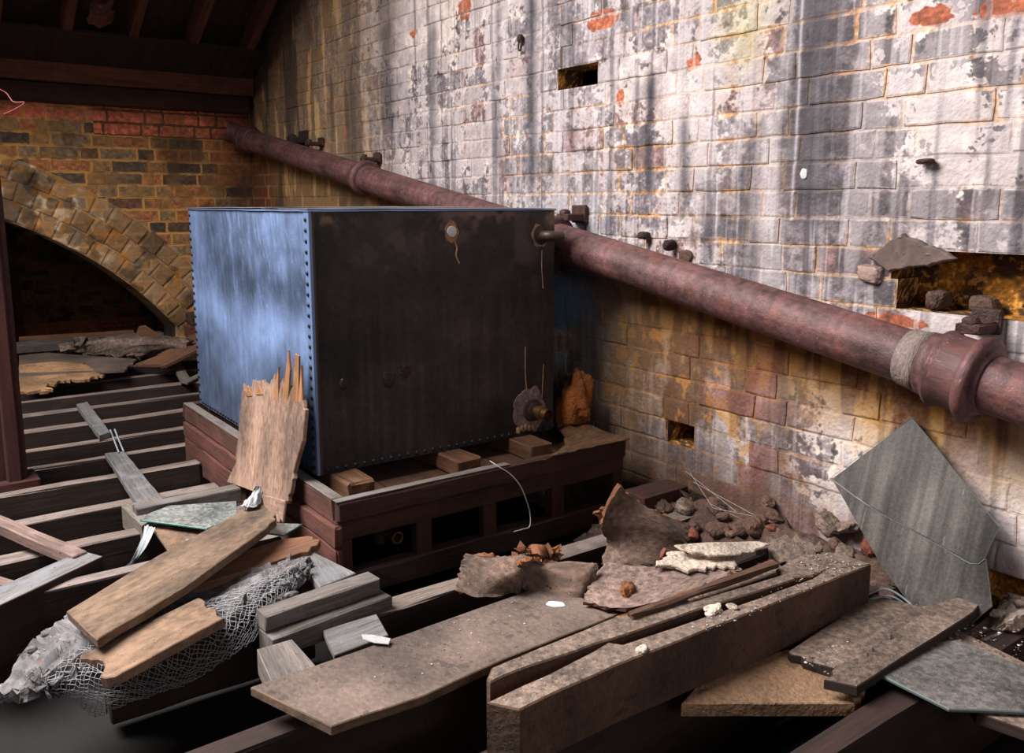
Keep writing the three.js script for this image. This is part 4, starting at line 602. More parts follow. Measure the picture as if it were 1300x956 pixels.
// ------------------------------------------------------------------ cast iron pipe running down along the wall
{
  const a = V([2.03, 1.420, -5.735]), dir = V([2.03, 0.5715, -0.80]).sub(a), L = dir.length(); dir.normalize();
  const pipe = thing('cast_iron_pipe', 'long rusty cast iron pipe sloping down along the brick wall', 'pipe', a.toArray());
  const P = (t) => dir.clone().multiplyScalar(t).toArray(), R = 0.068, seg = (name, t0, t1, r0, r1, m, n = 32) => part(pipe, name, cylBetween(P(t0), P(t1), r0, r1, n, true), m);
  const tOf = (z) => (z + 5.735) / dir.z;
  const joints = [tOf(-4.02), tOf(-2.50), tOf(-0.985)], ends = [0.02, ...joints, L + 1.2];
  const lathe = (name, prof, t, m) => { const q = new THREE.Quaternion().setFromUnitVectors(new THREE.Vector3(0, 1, 0), dir), g = new THREE.LatheGeometry(prof.map((p) => new THREE.Vector2(...p)), 40), uv = g.attributes.uv; for (let i = 0; i < uv.count; i++) uv.setXY(i, uv.getX(i) * 0.45, uv.getY(i) * 0.2); return part(pipe, name, g.applyMatrix4(new THREE.Matrix4().compose(V(P(t)), q, new THREE.Vector3(1, 1, 1))), m); };
  for (let i = 0; i < 4; i++) seg('pipe_length', ends[i], ends[i + 1], R, R, M.rust);
  for (const t of joints.slice(0, 2)) lathe('socket', [[R, -0.07], [R + 0.008, -0.065], [R + 0.010, -0.02], [R + 0.022, -0.015], [R + 0.024, 0.0], [R + 0.022, 0.016], [R + 0.008, 0.022], [R, 0.024]], t, M.rust);
  lathe('socket', [[R, -0.075], [R + 0.010, -0.066], [R + 0.012, -0.055], [R + 0.012, -0.042], [R + 0.026, -0.036], [R + 0.028, -0.026], [R + 0.022, -0.016], [R + 0.020, 0.036], [R + 0.033, 0.042], [R + 0.036, 0.054], [R + 0.034, 0.066], [R + 0.022, 0.072], [R + 0.012, 0.070], [R + 0.008, 0.082], [R, 0.083]], joints[2], M.rust);
  lathe('sealing_band', [[R + 0.001, -0.125], [R + 0.004, -0.120], [R + 0.006, -0.09], [R + 0.010, -0.075], [R, -0.066]], joints[2], M.sealBand ??= tint(boardTex, 0.86, 0.84, 0.90, { bumpMap: crumbBump, bumpScale: 0.005 }));
  // ears of the holderbats that fix it to the wall
  const ear = (t, up, s = 1, m = M.rustDark) => { const c = V(P(t)); part(pipe, 'bracket', mergeGeometries([boxGeo(0.10, 0.020 * s, 0.05 * s, 0.004, 0.002, 0).translate(c.x + 0.068, c.y + up - 0.012, c.z), boxGeo(0.018, 0.05 * s, 0.06 * s, 0.004, 0.002, 1).translate(c.x + 0.108, c.y + up, c.z), lumpGeo(0.014 * s, 0.012 * s, 0.016 * s, 60 + Math.round(t * 9), 0.2, 2).translate(c.x + 0.035, c.y + up + 0.002, c.z)]), m); };
  ear(joints[0] - 0.08, 0.098); ear(joints[1] + 0.02, 0.10, 1.3); ear(joints[2] + 0.01, 0.118, 1.2);
  ear(tOf(-5.05), 0.085, 1.9, M.blackIron ??= tint(rustTex, 0.45, 0.42, 0.42, { bumpMap: pitBump, bumpScale: 0.004 })); ear(tOf(-4.8), 0.095, 1.0);
  lathe('socket', [[R, 0.10], [R + 0.012, 0.095], [R + 0.014, 0.03], [R + 0.024, 0.02], [R + 0.024, 0.0], [R - 0.01, -0.004]], 0.03, M.rust);
  // the swept elbow at its head, turning off along the end wall
  part(pipe, 'elbow', tubeGeo([P(0.06), P(-0.02), [-0.035, 0.035, -0.085], [-0.10, 0.055, -0.105]], R * 0.98, 24, 28), M.rust);
}
// ------------------------------------------------------------------ iron left in the wall
{
  const eye = thing('eye_ring', 'small rusty ring hanging from a staple high on the wall', 'ring', [2.138, 1.622, -2.857]);
  part(eye, 'ring', new THREE.TorusGeometry(0.019, 0.0035, 8, 24).rotateY(Math.PI / 2 - 0.3), M.rustDark); part(eye, 'staple', lumpGeo(0.012, 0.016, 0.012, 71, 0.3, 1).translate(0, 0.028, 0.002), M.rustDark);
  lump('iron_stub', 'cut-off black iron stub left of two just above the pipe', 'iron stub', [2.130, 0.889, -2.133], [0.022, 0.013, 0.017], M.blackIron, 81, { detail: 2, rot: [0, 0, 0] });
  lump('iron_stub', 'cut-off black iron stub right of two just above the pipe', 'iron stub', [2.130, 0.862, -2.011], [0.022, 0.018, 0.013], M.blackIron, 82, { detail: 2, rot: [0.2, 0, 0] });
  lump('iron_stub', 'flaky rust-brown stub in a joint high above the pipe end', 'iron stub', [2.135, 1.104, -1.152], [0.02, 0.007, 0.022], M.rustDark, 83, { detail: 2, rot: [0, 0, 0] });
  lump('mortar_bump', 'round lump of mortar stuck on the wall right of the iron stubs', 'mortar', [2.148, 0.827, -1.955], [0.008, 0.020, 0.028], M.rubble, 84, { rot: [0, 0, 0] });
  lump('paint_spot', 'white blob of paint on the sooty bricks', 'paint blob', [2.148, 1.084, -1.515], [0.003, 0.014, 0.011], M.paint, 85, { detail: 2, rot: [0, 0, 0] });
}

// ------------------------------------------------------------------ post at the left
{
  const post = thing('timber_post', 'tall red-brown timber post rising from a floor plate at the left', 'post', [0.255, 0, -3.49]);
  part(post, 'shaft', boxGeo(0.22, 2.7, 0.12, 0.008, 0.002, 1).translate(-0.01, 1.37, 0), M.redPost);
  part(post, 'batten', boxGeo(0.045, 2.6, 0.03, 0.004, 0.002, 1).translate(0.055, 1.32, 0.075), M.redPost);
  part(post, 'floor_plate', boxGeo(0.50, 0.05, 0.15, 0.006, 0.003, 0).translate(-0.12, 0.001, 0.03), M.redPost);
}
tube('loose_wire', 'thin red and white wire curling off the post near the roof', 'wire', [[0.363, 1.377, -3.38], [0.388, 1.362, -3.37], [0.404, 1.333, -3.35], [0.434, 1.331, -3.33], [0.409, 1.311, -3.35], [0.377, 1.294, -3.38]], 0.0016, M.redWire);

// ------------------------------------------------------------------ far end of the floor
slab('plywood_sheet', 'flat grey-brown sheet lying on the far joists', 'board', [[0.616, 0.09, -5.862], [0.776, 0.09, -5.917], [1.203, 0.06, -5.504], [1.06, 0.06, -5.175], [0.539, 0.09, -5.204]], 0.016, M.greyBoard, { rough: { 2: 0.006 } });
slab('broken_board', 'broken yellowish board with a ragged near edge on the far joists', 'board', [[0.569, 0.1, -5.453], [0.753, 0.1, -5.468], [0.885, 0.09, -5.377], [0.929, 0.06, -5.101], [0.656, 0.05, -5.049], [0.592, 0.05, -4.904], [0.51, 0.06, -4.978]], 0.018, tint(boardTex, 1.0, 0.86, 0.70, { bumpMap: crumbBump, bumpScale: 0.004 }), { rough: { 3: 0.02, 4: 0.025, 5: 0.02, 2: 0.008 } });
timber('timber', 'long dusty timber lying along the foot of the arch', 'timber', [0.655, 0.1, -6.342], [1.557, 0.1, -6.323], 0.10, 0.06, M.greyWood, { wob: 0.004 });
timber('timber', 'dark timber in the mouth of the arch behind the rubble', 'timber', [0.692, 0.12, -6.485], [1.386, 0.12, -6.376], 0.05, 0.10, M.brownWood);
timber('timber', 'short brown timber propped slantwise at the right end of the arch', 'timber', [1.32, 0.22, -5.844], [1.432, 0.12, -5.697], 0.06, 0.05, M.brownWood);
stuff(sheet('rubbish_heap', 'low bank of dusty rubbish below the arch', 'rubbish', [[[0.855, 0.1, -5.858], [1.123, 0.07, -5.629], [1.451, 0.06, -5.457]], [[0.931, 0.15, -5.76], [1.165, 0.16, -5.587], [1.435, 0.16, -5.277]], [[1.018, 0.14, -6.005], [1.288, 0.15, -5.933], [1.511, 0.18, -5.407]]], 0.05, M.dusty, M.dusty, { nu: 22, nv: 16, bumpy: 0.012, rag: 0.02, disp: (u, v) => 0.02 * (fbm(u * 9, v * 5, 3) - 0.5) }));
slab('broken_board', 'dark crooked board end slanting from the rubbish to the tank', 'board', [[1.151, 0.06, -5.317], [1.282, 0.13, -5.328], [1.572, 0.16, -5.521], [1.503, 0.16, -5.191], [1.286, 0.1, -5.108], [1.244, 0.06, -5.157]], 0.02, M.brownWood, { rough: { 1: 0.012, 4: 0.02 } });
slab('batten', 'short dark batten crossing the joists beside the far tank corner', 'batten', [[1.42, 0.03, -5.652], [1.481, 0.03, -5.679], [1.353, 0.02, -4.924], [1.285, 0.02, -4.866]], 0.022, M.greyWood);
slab('splinter', 'pale splinter of wood against the far tank corner', 'splinter', [[1.285, 0.02, -4.866], [1.431, 0.02, -5.037], [1.41, 0.02, -4.938], [1.301, 0.02, -4.801]], 0.012, M.paleWood);
['orange brick at the bottom of the pier beside the tank', 'greyish brick on top of the pier beside the tank'].forEach((l, i) => {
  const b = shade(new THREE.Mesh(boxGeo(0.24, 0.078, 0.12, 0.006, 0.004), i ? M.rubble : M.brickRubble)); b.position.set(1.74 + i * 0.02, 0.145 + i * 0.082, -5.93); b.name = numbered('loose_brick'); scene.add(b); tag(b, l, 'brick');
});
// ------------------------------------------------------------------ left foreground: battens and planks on the joists
slab('batten', 'grey batten lying across the joists beyond the plank', 'batten', [[0.707, 0.026, -4.576], [0.761, 0.026, -4.6], [0.728, 0.026, -3.922], [0.677, 0.026, -3.881]], 0.026, M.blueWood);
slab('plank', 'grey weathered plank lying straight across the joists', 'plank', [[0.642, 0.024, -3.597], [0.71, 0.024, -3.575], [0.686, 0.024, -2.916], [0.603, 0.024, -2.901]], 0.022, M.blueWood, { rough: { 0: 0.004 } });
for (const [i, dx] of [[0, 0], [1, 6]]) tube('cable', `${i ? 'right' : 'left'} of two thin grey flexes bridging the gap between batten and plank`, 'cable', [[0.746, 0.01, -4.015], [0.725, 0, -3.823], [0.686, 0.026, -3.557]].map((p) => [p[0] + dx * 0.003, p[1], p[2]]), 0.0035, M.cable, { group: 'two flexes between batten and plank' });
timber('timber', 'square timber length laid along the joists beside the glass', 'timber', [0.57, 0.055, -2.792], [0.904, 0.055, -2.793], 0.055, 0.05, M.greyWood);
slab('timber', 'short sawn block end under the square timber', 'timber', [[0.553, 0.032, -2.892], [0.676, 0.032, -2.914], [0.697, 0.032, -2.804], [0.562, 0.032, -2.664]], 0.075, M.paleWood);
timber('batten', 'pinkish batten sloping down over the grey channel at the left edge', 'batten', [0.187, 0.085, -2.88], [0.374, 0.028, -2.557], 0.045, 0.035, M.pinkWood);
slab('timber', 'bluish timber with a dark side running out at the left edge', 'timber', [[0.114, 0.02, -2.44], [0.385, 0.02, -2.599], [0.425, 0.02, -2.521], [0.114, 0.02, -2.32]], 0.16, M.blueWood, { side: M.blackWood });
timber('batten', 'pale batten end at the left edge below the bluish timber', 'batten', [0.132, -0.02, -2.705], [0.198, -0.02, -2.575], 0.04, 0.03, M.pinkWood);

// broken glass among the planks
M.dirtyReflectPane = new THREE.MeshPhysicalMaterial({ map: dustTex, color: new THREE.Color().setRGB(0.94, 1.03, 1.06, THREE.SRGBColorSpace), roughness: 0.3, transmission: 0.12, thickness: 0, ior: 1.5, side: THREE.DoubleSide });  // dusty glass, its colour lightened to stand for reflection
slab('glass_shard', 'broad piece of dusty green-edged glass beside the square timber', 'glass', [[0.553, 0.06, -2.645], [0.593, 0.06, -2.689], [0.659, 0.06, -2.719], [0.843, 0.06, -2.637], [0.799, 0.06, -2.505], [0.694, 0.06, -2.455]], 0.005, M.dirtyReflectPane, { side: M.glassEdge, bevel: 0.0005 });
slab('glass_shard', 'small green-edged glass piece showing right of the broken plywood', 'glass', [[0.782, 0.1, -2.228], [0.84, 0.1, -2.273], [0.895, 0.1, -2.225], [0.821, 0.1, -2.178]], 0.005, M.dirtyReflectPane, { side: M.glassEdge, bevel: 0.0005 });
slab('glass_shard', 'narrow glass sliver tucked under the upper brown plank', 'glass', [[0.624, 0.05, -2.433], [0.691, 0.05, -2.45], [0.691, 0.05, -2.391], [0.627, 0.05, -2.396]], 0.005, M.dirtyReflectPane, { side: M.glassEdge, bevel: 0.0005 });
slab('hardboard', 'brown hardboard lying under the broken glass', 'board', [[0.582, 0.038, -2.63], [0.691, 0.04, -2.692], [0.847, 0.045, -2.65], [0.731, 0.03, -2.309], [0.577, 0.03, -2.422]], 0.01, M.tanBoard);
slab('plank', 'dark curved plank with a splintered end under the brown planks', 'plank', [[0.562, 0.07, -2.178], [0.71, 0.08, -2.177], [0.812, 0.09, -2.18], [0.882, 0.09, -2.15], [0.888, 0.09, -2.097], [0.828, 0.085, -2.076], [0.654, 0.07, -2.075], [0.548, 0.06, -2.083]], 0.022, M.brownWood, { rough: { 3: 0.012, 4: 0.012 } });
// planks of chipboard
slab('plank', 'upper long brown plank lying slantwise over the wire lath', 'plank', [[0.26, 0.1, -2.036], [0.491, 0.128, -2.173], [0.802, 0.158, -2.312], [0.804, 0.158, -2.186], [0.76, 0.155, -2.127], [0.499, 0.128, -1.955], [0.288, 0.1, -1.854]], 0.022, M.board, { rough: { 2: 0.006, 3: 0.005, 4: 0.003, 5: 0.003 } });
slab('plank', 'lower short brown plank with a frayed end on the wire lath', 'plank', [[0.26, 0.062, -1.889], [0.518, 0.1, -1.928], [0.518, 0.1, -1.87], [0.534, 0.1, -1.798], [0.3, 0.062, -1.754]], 0.024, M.tanBoard, { rough: { 1: 0.006, 2: 0.006, 4: 0.010 } });
// plaster on wire lath, folded like a quilt
{
  const A = [[0.106, 0, -1.949], [0.228, 0.03, -2.117], [0.321, 0.04, -2.169], [0.469, 0.03, -2.112], [0.657, 0.06, -2.088], [0.832, 0.09, -2.033]];
  const B = [[0.165, 0.03, -1.873], [0.297, 0.055, -1.943], [0.407, 0.055, -1.927], [0.515, 0.055, -1.94], [0.664, 0.085, -1.932], [0.79, 0.095, -1.975]];
  const C = [[0.219, 0, -1.866], [0.315, 0.03, -1.807], [0.422, 0.035, -1.794], [0.553, 0.05, -1.832], [0.667, 0.07, -1.865], [0.754, 0.075, -1.93]];
  const D = [[0.278, -0.08, -1.892], [0.378, -0.04, -1.83], [0.458, -0.03, -1.82], [0.565, 0, -1.824], [0.665, 0.02, -1.867], [0.726, 0.04, -1.934]];
  const q = thing('lath_panel', 'crumpled grey plaster on wire lath lying under the brown planks', 'plaster', [0.4, -0.02, -1.849]), here = (g) => g.translate(-q.position.x, -q.position.y, -q.position.z);
  const BC = B.map((p, i) => p.map((t, k) => mix(t, C[i][k], 0.45))), s = sheetGeo([A, B, BC], 0.028, 100, 30, 0.006, 0.004, (u, v) => 0.022 * (fbm(u * 7, v * 4 + 3, 3) - 0.5) + 0.026 * (Math.abs(fbm(u * 3.5 + 8, v * 9, 3) - 0.5) * 2 - 0.3) + 0.004 * (fbm(u * 50, v * 22, 2) - 0.5)); s.top.computeVertexNormals();
  part(q, 'plaster', here(mergeGeometries([s.top.toNonIndexed(), s.edge])), M.lath);
  // expanded-metal strands: two families of wires following the sheet's lower face and hanging skirt
  const NU = 104, NV = 44, w = sheetGeo([A.map((p, i) => p.map((t, k) => mix(t, B[i][k], 0.55))), B, C, D], 0.001, NU, NV, 0.001, 0.004, (u, v) => 0.012 * (fbm(u * 7, v * 4 + 3, 3) - 0.5)), strands = [], g = w.grid;
  const pt = (i, j) => g[i][j].clone().addScaledVector(w.nrm[i][j], w.sg * 0.010);
  for (let i = 0; i < NU; i++) for (let j = 0; j <= NV; j++) { if ((i + j) % 2 || j < 7 + 9 * noise(i * 0.06, 3)) continue; for (const dj of [1, -1]) { if (j + dj < 0 || j + dj > NV) continue; const a = pt(i, j), b = pt(i + 1, j + dj); if (a.distanceTo(b) < 0.05) strands.push(cylBetween(a.toArray(), b.toArray(), 0.00075, 0.00075, 3, true)); } }
  part(q, 'wire_mesh', here(mergeGeometries(strands)), M.steelMesh ??= std({ color: 0x8b898b, metalness: 0.2, roughness: 0.5 }), 'stuff');
  for (let i = 0; i < 7; i++) part(q, 'plaster_crumb', here(lumpGeo(0.010 + (i % 3) * 0.005, 0.007, 0.009, 90 + i, 0.5, 2).translate(...[[0.756, 0.1, -1.951], [0.711, 0.09, -1.9], [0.712, 0.07, -1.877], [0.677, 0.06, -1.858], [0.225, 0.03, -2.097], [0.291, 0.04, -2.132], [0.186, 0.03, -2.039]][i])), M.lath);
}
// split plywood leaning on the tank
{
  const ply = thing('split_plywood', 'splintered plywood piece leaning upright against the tank corner', 'plywood', [0.874, 0.06, -2.579]);
  slab('sheet', null, null, [[0.905, 0.041, -2.896], [0.91, 0.135, -2.823], [0.945, 0.359, -2.845], [0.948, 0.407, -2.667], [0.948, 0.439, -2.513], [0.948, 0.431, -2.365], [0.945, 0.414, -2.285], [0.925, 0.325, -2.28], [0.91, 0.224, -2.317], [0.89, 0.127, -2.338], [0.89, 0.096, -2.549]], 0.014, M.ply, { parent: ply, face: [-1, 0.1, 0.3], grain: 1, rough: { 2: 0.02, 3: 0.022, 4: 0.02, 5: 0.012, 8: 0.006, 1: 0.006 } });
  slab('lower_ply', null, null, [[0.885, 0.105, -2.52], [0.885, 0.142, -2.324], [0.87, 0.08, -2.317], [0.87, 0.049, -2.447]], 0.008, M.ply, { parent: ply, face: [-1, 0.1, 0.3], rough: { 2: 0.01 } });
  for (const tip of [[[0.944, 0.381, -2.556], [0.944, 0.392, -2.502], [0.948, 0.505, -2.499]], [[0.944, 0.397, -2.476], [0.944, 0.406, -2.425], [0.946, 0.511, -2.4], [0.948, 0.569, -2.411]], [[0.944, 0.417, -2.393], [0.944, 0.423, -2.339], [0.948, 0.563, -2.334], [0.948, 0.566, -2.363]], [[0.944, 0.36, -2.795], [0.944, 0.372, -2.733], [0.946, 0.4, -2.78]], [[0.944, 0.383, -2.702], [0.944, 0.395, -2.636], [0.946, 0.419, -2.674]], [[0.944, 0.417, -2.345], [0.944, 0.419, -2.31], [0.947, 0.538, -2.317]]]) slab('splinter', null, null, tip, 0.006, M.freshWood, { parent: ply, face: [-1, 0.1, 0.3], bevel: 0.001 });
}
sheet('paper_scrap', 'crumpled white scrap folded over the top end of the brown plank', 'scrap', [[[0.744, 0.166, -2.295], [0.767, 0.175, -2.302], [0.798, 0.205, -2.322]], [[0.745, 0.168, -2.272], [0.767, 0.178, -2.269], [0.817, 0.2, -2.335]], [[0.75, 0.166, -2.267], [0.775, 0.168, -2.257], [0.821, 0.18, -2.319]]], 0.0015, M.white, M.white, { nu: 12, nv: 12, bumpy: 0.008, rag: 0.003 });
sheet('plastic_strip', 'torn clear plastic strip hanging between the joists below the glass', 'plastic', [[[0.559, 0.05, -2.609], [0.537, 0.01, -2.582], [0.507, -0.05, -2.6], [0.48, -0.08, -2.628]], [[0.579, 0.05, -2.579], [0.542, 0.01, -2.549], [0.519, -0.05, -2.598], [0.498, -0.08, -2.628]]], 0.001, M.film ??= new THREE.MeshPhysicalMaterial({ color: 0xd8dce0, transmission: 0.6, roughness: 0.4, thickness: 0, side: THREE.DoubleSide }), M.film, { nu: 6, nv: 14, bumpy: 0.006 });

// ------------------------------------------------------------------ centre foreground
timber('timber', 'upper of two parallel square timbers below the tray corner', 'timber', [0.621, 0.078, -1.816], [0.924, 0.078, -1.843], 0.055, 0.038, M.greyWood, { wob: 0.002 });
timber('timber', 'lower of two parallel square timbers below the tray corner', 'timber', [0.625, 0.036, -1.794], [0.942, 0.036, -1.829], 0.075, 0.05, M.greyWood, { wob: 0.002 });
slab('plank', 'pale plank running from the splintered plank to the two square timbers', 'plank', [[0.837, 0.07, -2.154], [0.866, 0.07, -2.093], [0.901, 0.07, -1.899], [0.79, 0.07, -1.874]], 0.022, M.blueWood);
slab('plaster_board', 'pale grey board piece bridging the joists beside the broad sheet', 'board', [[0.751, 0.015, -1.769], [0.89, 0.015, -1.768], [0.864, 0.015, -1.658], [0.724, 0.015, -1.648]], 0.014, M.blueWood, { side: M.greyWood });
slab('timber', 'pale timber end left of the broad sheet', 'timber', [[0.581, 0.04, -1.731], [0.66, 0.04, -1.728], [0.657, 0.04, -1.587], [0.56, 0.04, -1.591]], 0.06, M.greyWood);
slab('board_sheet', 'broad grey-brown board sheet lying in the middle of the floor', 'board', [[0.502, 0.07, -1.543], [0.858, 0.07, -1.547], [1.254, 0.07, -1.56], [1.296, 0.07, -1.339], [0.961, 0.07, -1.336], [0.762, 0.07, -1.318], [0.574, 0.07, -1.332]], 0.020, M.greyBoard, { jag: 0.0015, side: M.board });
lump('paint_spot', 'flat white splash of dried paint on the broad sheet', 'paint blob', [1.201, 0.071, -1.46], [0.022, 0.002, 0.014], M.paint, 31, { detail: 2 });
slab('plastic_tag', 'small white crumpled scrap lying on the edge of the broad sheet', 'scrap', [[0.76, 0.08, -1.583], [0.779, 0.085, -1.566], [0.803, 0.08, -1.531], [0.79, 0.078, -1.516], [0.768, 0.082, -1.539], [0.755, 0.078, -1.566]], 0.003, M.white, { jag: 0.002 });
// torn roofing felt
M.feltTorn = [M.felt, M.feltEdge];
sheet('felt_piece', 'curled brown felt piece left of the rolled one with an orange torn edge', 'roofing felt', [[[1.082, 0.04, -1.716], [1.104, 0.09, -1.724], [1.113, 0.13, -1.716]], [[1.099, 0.06, -1.609], [1.111, 0.12, -1.602], [1.132, 0.15, -1.632]], [[1.163, 0.07, -1.567], [1.138, 0.13, -1.543], [1.173, 0.15, -1.597]], [[1.184, 0.07, -1.573], [1.184, 0.13, -1.554], [1.224, 0.15, -1.594]]], 0.012, M.felt, M.feltEdge, { nu: 26, nv: 20, rag: 0.004, bumpy: 0.0015 });
sheet('felt_piece', 'rolled brown felt piece curling to a dark hollow at its left', 'roofing felt', [[[1.184, 0.07, -1.573], [1.175, 0.1, -1.587], [1.161, 0.15, -1.548], [1.192, 0.155, -1.533]], [[1.209, 0.06, -1.518], [1.215, 0.08, -1.556], [1.221, 0.125, -1.552], [1.243, 0.13, -1.561]], [[1.274, 0.06, -1.449], [1.274, 0.09, -1.455], [1.294, 0.12, -1.467], [1.337, 0.13, -1.487]], [[1.283, 0.06, -1.453], [1.314, 0.085, -1.46], [1.333, 0.11, -1.465], [1.349, 0.125, -1.48]]], 0.010, M.felt, M.feltEdge, { nu: 26, nv: 20, rag: 0.004, bumpy: 0.0015 });
sheet('felt_scrap', 'crumbling orange-brown felt edge behind the rolled piece', 'roofing felt', [[[1.191, 0.13, -1.605], [1.2, 0.15, -1.6]], [[1.25, 0.13, -1.586], [1.26, 0.155, -1.583]], [[1.289, 0.12, -1.562], [1.304, 0.145, -1.569]]], 0.02, M.feltEdge, M.feltEdge, { nu: 14, nv: 6, rag: 0.014, bumpy: 0.014 });
sheet('felt_piece', 'large cracked felt piece standing up against the stand', 'roofing felt', [[[1.458, 0.06, -1.584], [1.495, 0.1, -1.607], [1.464, 0.16, -1.594], [1.479, 0.28, -1.547]], [[1.494, 0.06, -1.545], [1.52, 0.11, -1.559], [1.52, 0.18, -1.545], [1.541, 0.23, -1.551]], [[1.56, 0.065, -1.495], [1.582, 0.11, -1.501], [1.592, 0.16, -1.501], [1.605, 0.185, -1.509]], [[1.612, 0.075, -1.466], [1.642, 0.1, -1.473], [1.653, 0.13, -1.467], [1.674, 0.155, -1.484]]], 0.014, M.felt, M.feltEdge, { nu: 26, nv: 20, rag: 0.004, bumpy: 0.0015 });
sheet('felt_scrap', 'small folded felt flap showing behind the large cracked piece', 'roofing felt', [[[1.49, 0.17, -1.657], [1.513, 0.2, -1.629]], [[1.521, 0.12, -1.637], [1.534, 0.15, -1.632]]], 0.012, M.feltEdge, M.feltEdge, { nu: 8, nv: 6, rag: 0.004 });
sheet('felt_piece', 'flat grey felt piece overlapping the broad sheet', 'roofing felt', [[[1.241, 0.085, -1.41], [1.302, 0.095, -1.453], [1.409, 0.1, -1.519]], [[1.286, 0.09, -1.326], [1.377, 0.1, -1.368], [1.458, 0.105, -1.445]], [[1.426, 0.095, -1.289], [1.507, 0.105, -1.313], [1.543, 0.11, -1.345]], [[1.56, 0.11, -1.266], [1.628, 0.115, -1.269], [1.625, 0.118, -1.292]]], 0.009, M.feltGrey, M.feltBack, { nu: 26, nv: 20, rag: 0.004, bumpy: 0.0015 });
lump('felt_crumb', 'torn orange-brown crumb on the edge of the flat felt', 'crumb', [1.347, 0.1, -1.375], [0.030, 0.016, 0.018], M.feltEdge, 41, { rough: 0.6, detail: 3 });
lump('felt_crumb', 'reddish shard standing between large felt and plaster', 'crumb', [1.542, 0.1, -1.445], [0.012, 0.028, 0.016], M.brickRubble, 42, { rough: 0.5, detail: 2 });
// plaster flakes by the wall
slab('plaster_flake', 'white plaster flake with a broken edge behind the flat felt', 'plaster', [[1.456, 0.125, -1.39], [1.542, 0.13, -1.419], [1.589, 0.13, -1.337], [1.673, 0.13, -1.311], [1.625, 0.125, -1.277], [1.522, 0.122, -1.327]], 0.009, M.plaster, { rough: { 0: 0.008, 1: 0.008, 2: 0.008, 3: 0.008, 4: 0.008, 5: 0.01 } });
slab('plaster_flake', 'long pale plaster flake resting above the broken white one', 'plaster', [[1.533, 0.155, -1.401], [1.617, 0.158, -1.362], [1.729, 0.152, -1.298], [1.746, 0.15, -1.273], [1.643, 0.145, -1.283], [1.571, 0.148, -1.322]], 0.007, M.plaster, { rough: { 2: 0.006, 3: 0.006, 5: 0.006 } });
slab('plaster_flake', 'rounded mortar flake against the wall right of the plaster', 'plaster', [[1.736, 0.12, -1.307], [1.78, 0.16, -1.282], [1.867, 0.14, -1.214], [1.782, 0.12, -1.199]], 0.03, M.dusty, { rough: { 0: 0.01, 1: 0.01, 2: 0.01, 3: 0.01 } });
// the big built-up timber with a slot
timber('moulding', 'thin splintered moulding lying along the slotted beam', 'moulding', [1.198, 0.125, -1.249], [1.689, 0.135, -1.22], 0.014, 0.014, M.freshWood, { wob: 0.004 });
timber('moulding', 'brown moulding half resting on the slotted beam', 'moulding', [1.216, 0.138, -1.23], [1.672, 0.148, -1.201], 0.020, 0.016, M.trimWood, { wob: 0.003 });
{
  const beam = thing('slotted_beam', 'massive grey timber beam with a long slot in its dusty top', 'beam', [1.5, 0, -1.253]), P = beam.position;
  const sl = (name, pts, th, m, o = {}) => slab(name, null, null, pts, th, m, { parent: beam, side: M.beamSide ??= tint(boardTex, 0.56, 0.46, 0.42, { bumpMap: crumbBump, bumpScale: 0.004 }), bevel: 0.003, ...o });
  sl('front_rail', [[0.793, 0.125, -1.155], [0.877, 0.125, -1.162], [1.061, 0.125, -1.176], [1.111, 0.125, -1.185], [1.128, 0.125, -1.161], [1.323, 0.125, -1.144], [1.4, 0.125, -1.137], [1.698, 0.125, -1.119], [1.778, 0.125, -1.131], [1.884, 0.125, -1.081], [1.38, 0.125, -1.098], [1.06, 0.125, -1.111], [0.902, 0.125, -1.108], [0.827, 0.125, -1.103]], 0.125, M.dustyBeam, { rough: { 1: 0.004, 2: 0.002 }, grain: 9 });
  sl('end_block', [[1.659, 0.126, -1.156], [1.677, 0.125, -1.203], [1.851, 0.125, -1.225], [1.889, 0.125, -1.159], [1.889, 0.125, -1.082], [1.763, 0.125, -1.129], [1.712, 0.125, -1.128]], 0.12, M.dustyBeam, { rough: { 1: 0.004, 2: 0.004 } });
  sl('rear_rail', [[0.836, 0.125, -1.218], [0.867, 0.125, -1.246], [1.218, 0.125, -1.256], [1.387, 0.125, -1.235], [1.381, 0.125, -1.206], [1.682, 0.125, -1.173], [1.668, 0.125, -1.141], [1.409, 0.125, -1.167], [1.361, 0.125, -1.174], [1.132, 0.125, -1.189], [1.091, 0.125, -1.196], [0.87, 0.125, -1.209], [0.835, 0.125, -1.205]], 0.10, M.dustyBeam, { rough: { 9: 0.003, 10: 0.003 }, grain: 1 });
  sl('rear_ledge', [[1.398, 0.105, -1.263], [1.451, 0.105, -1.275], [1.756, 0.105, -1.261], [1.729, 0.105, -1.199], [1.416, 0.105, -1.231]], 0.06, M.dusty);
}
for (const [i, p, r, m] of [[0, [1.383, 0.128, -1.146], [0.028, 0.007, 0.014], 0], [1, [1.432, 0.128, -1.133], [0.016, 0.005, 0.010], 0], [2, [1.142, 0.128, -1.12], [0.014, 0.006, 0.010], 0]]) lump('plaster_crumb', ['white crumbled plaster in the middle of the slotted beam', 'small white crumb beside the plaster on the slotted beam', 'white crumb near the near end of the slotted beam'][i], 'plaster', p, r, M.plaster, 50 + i, { rough: 0.5 });

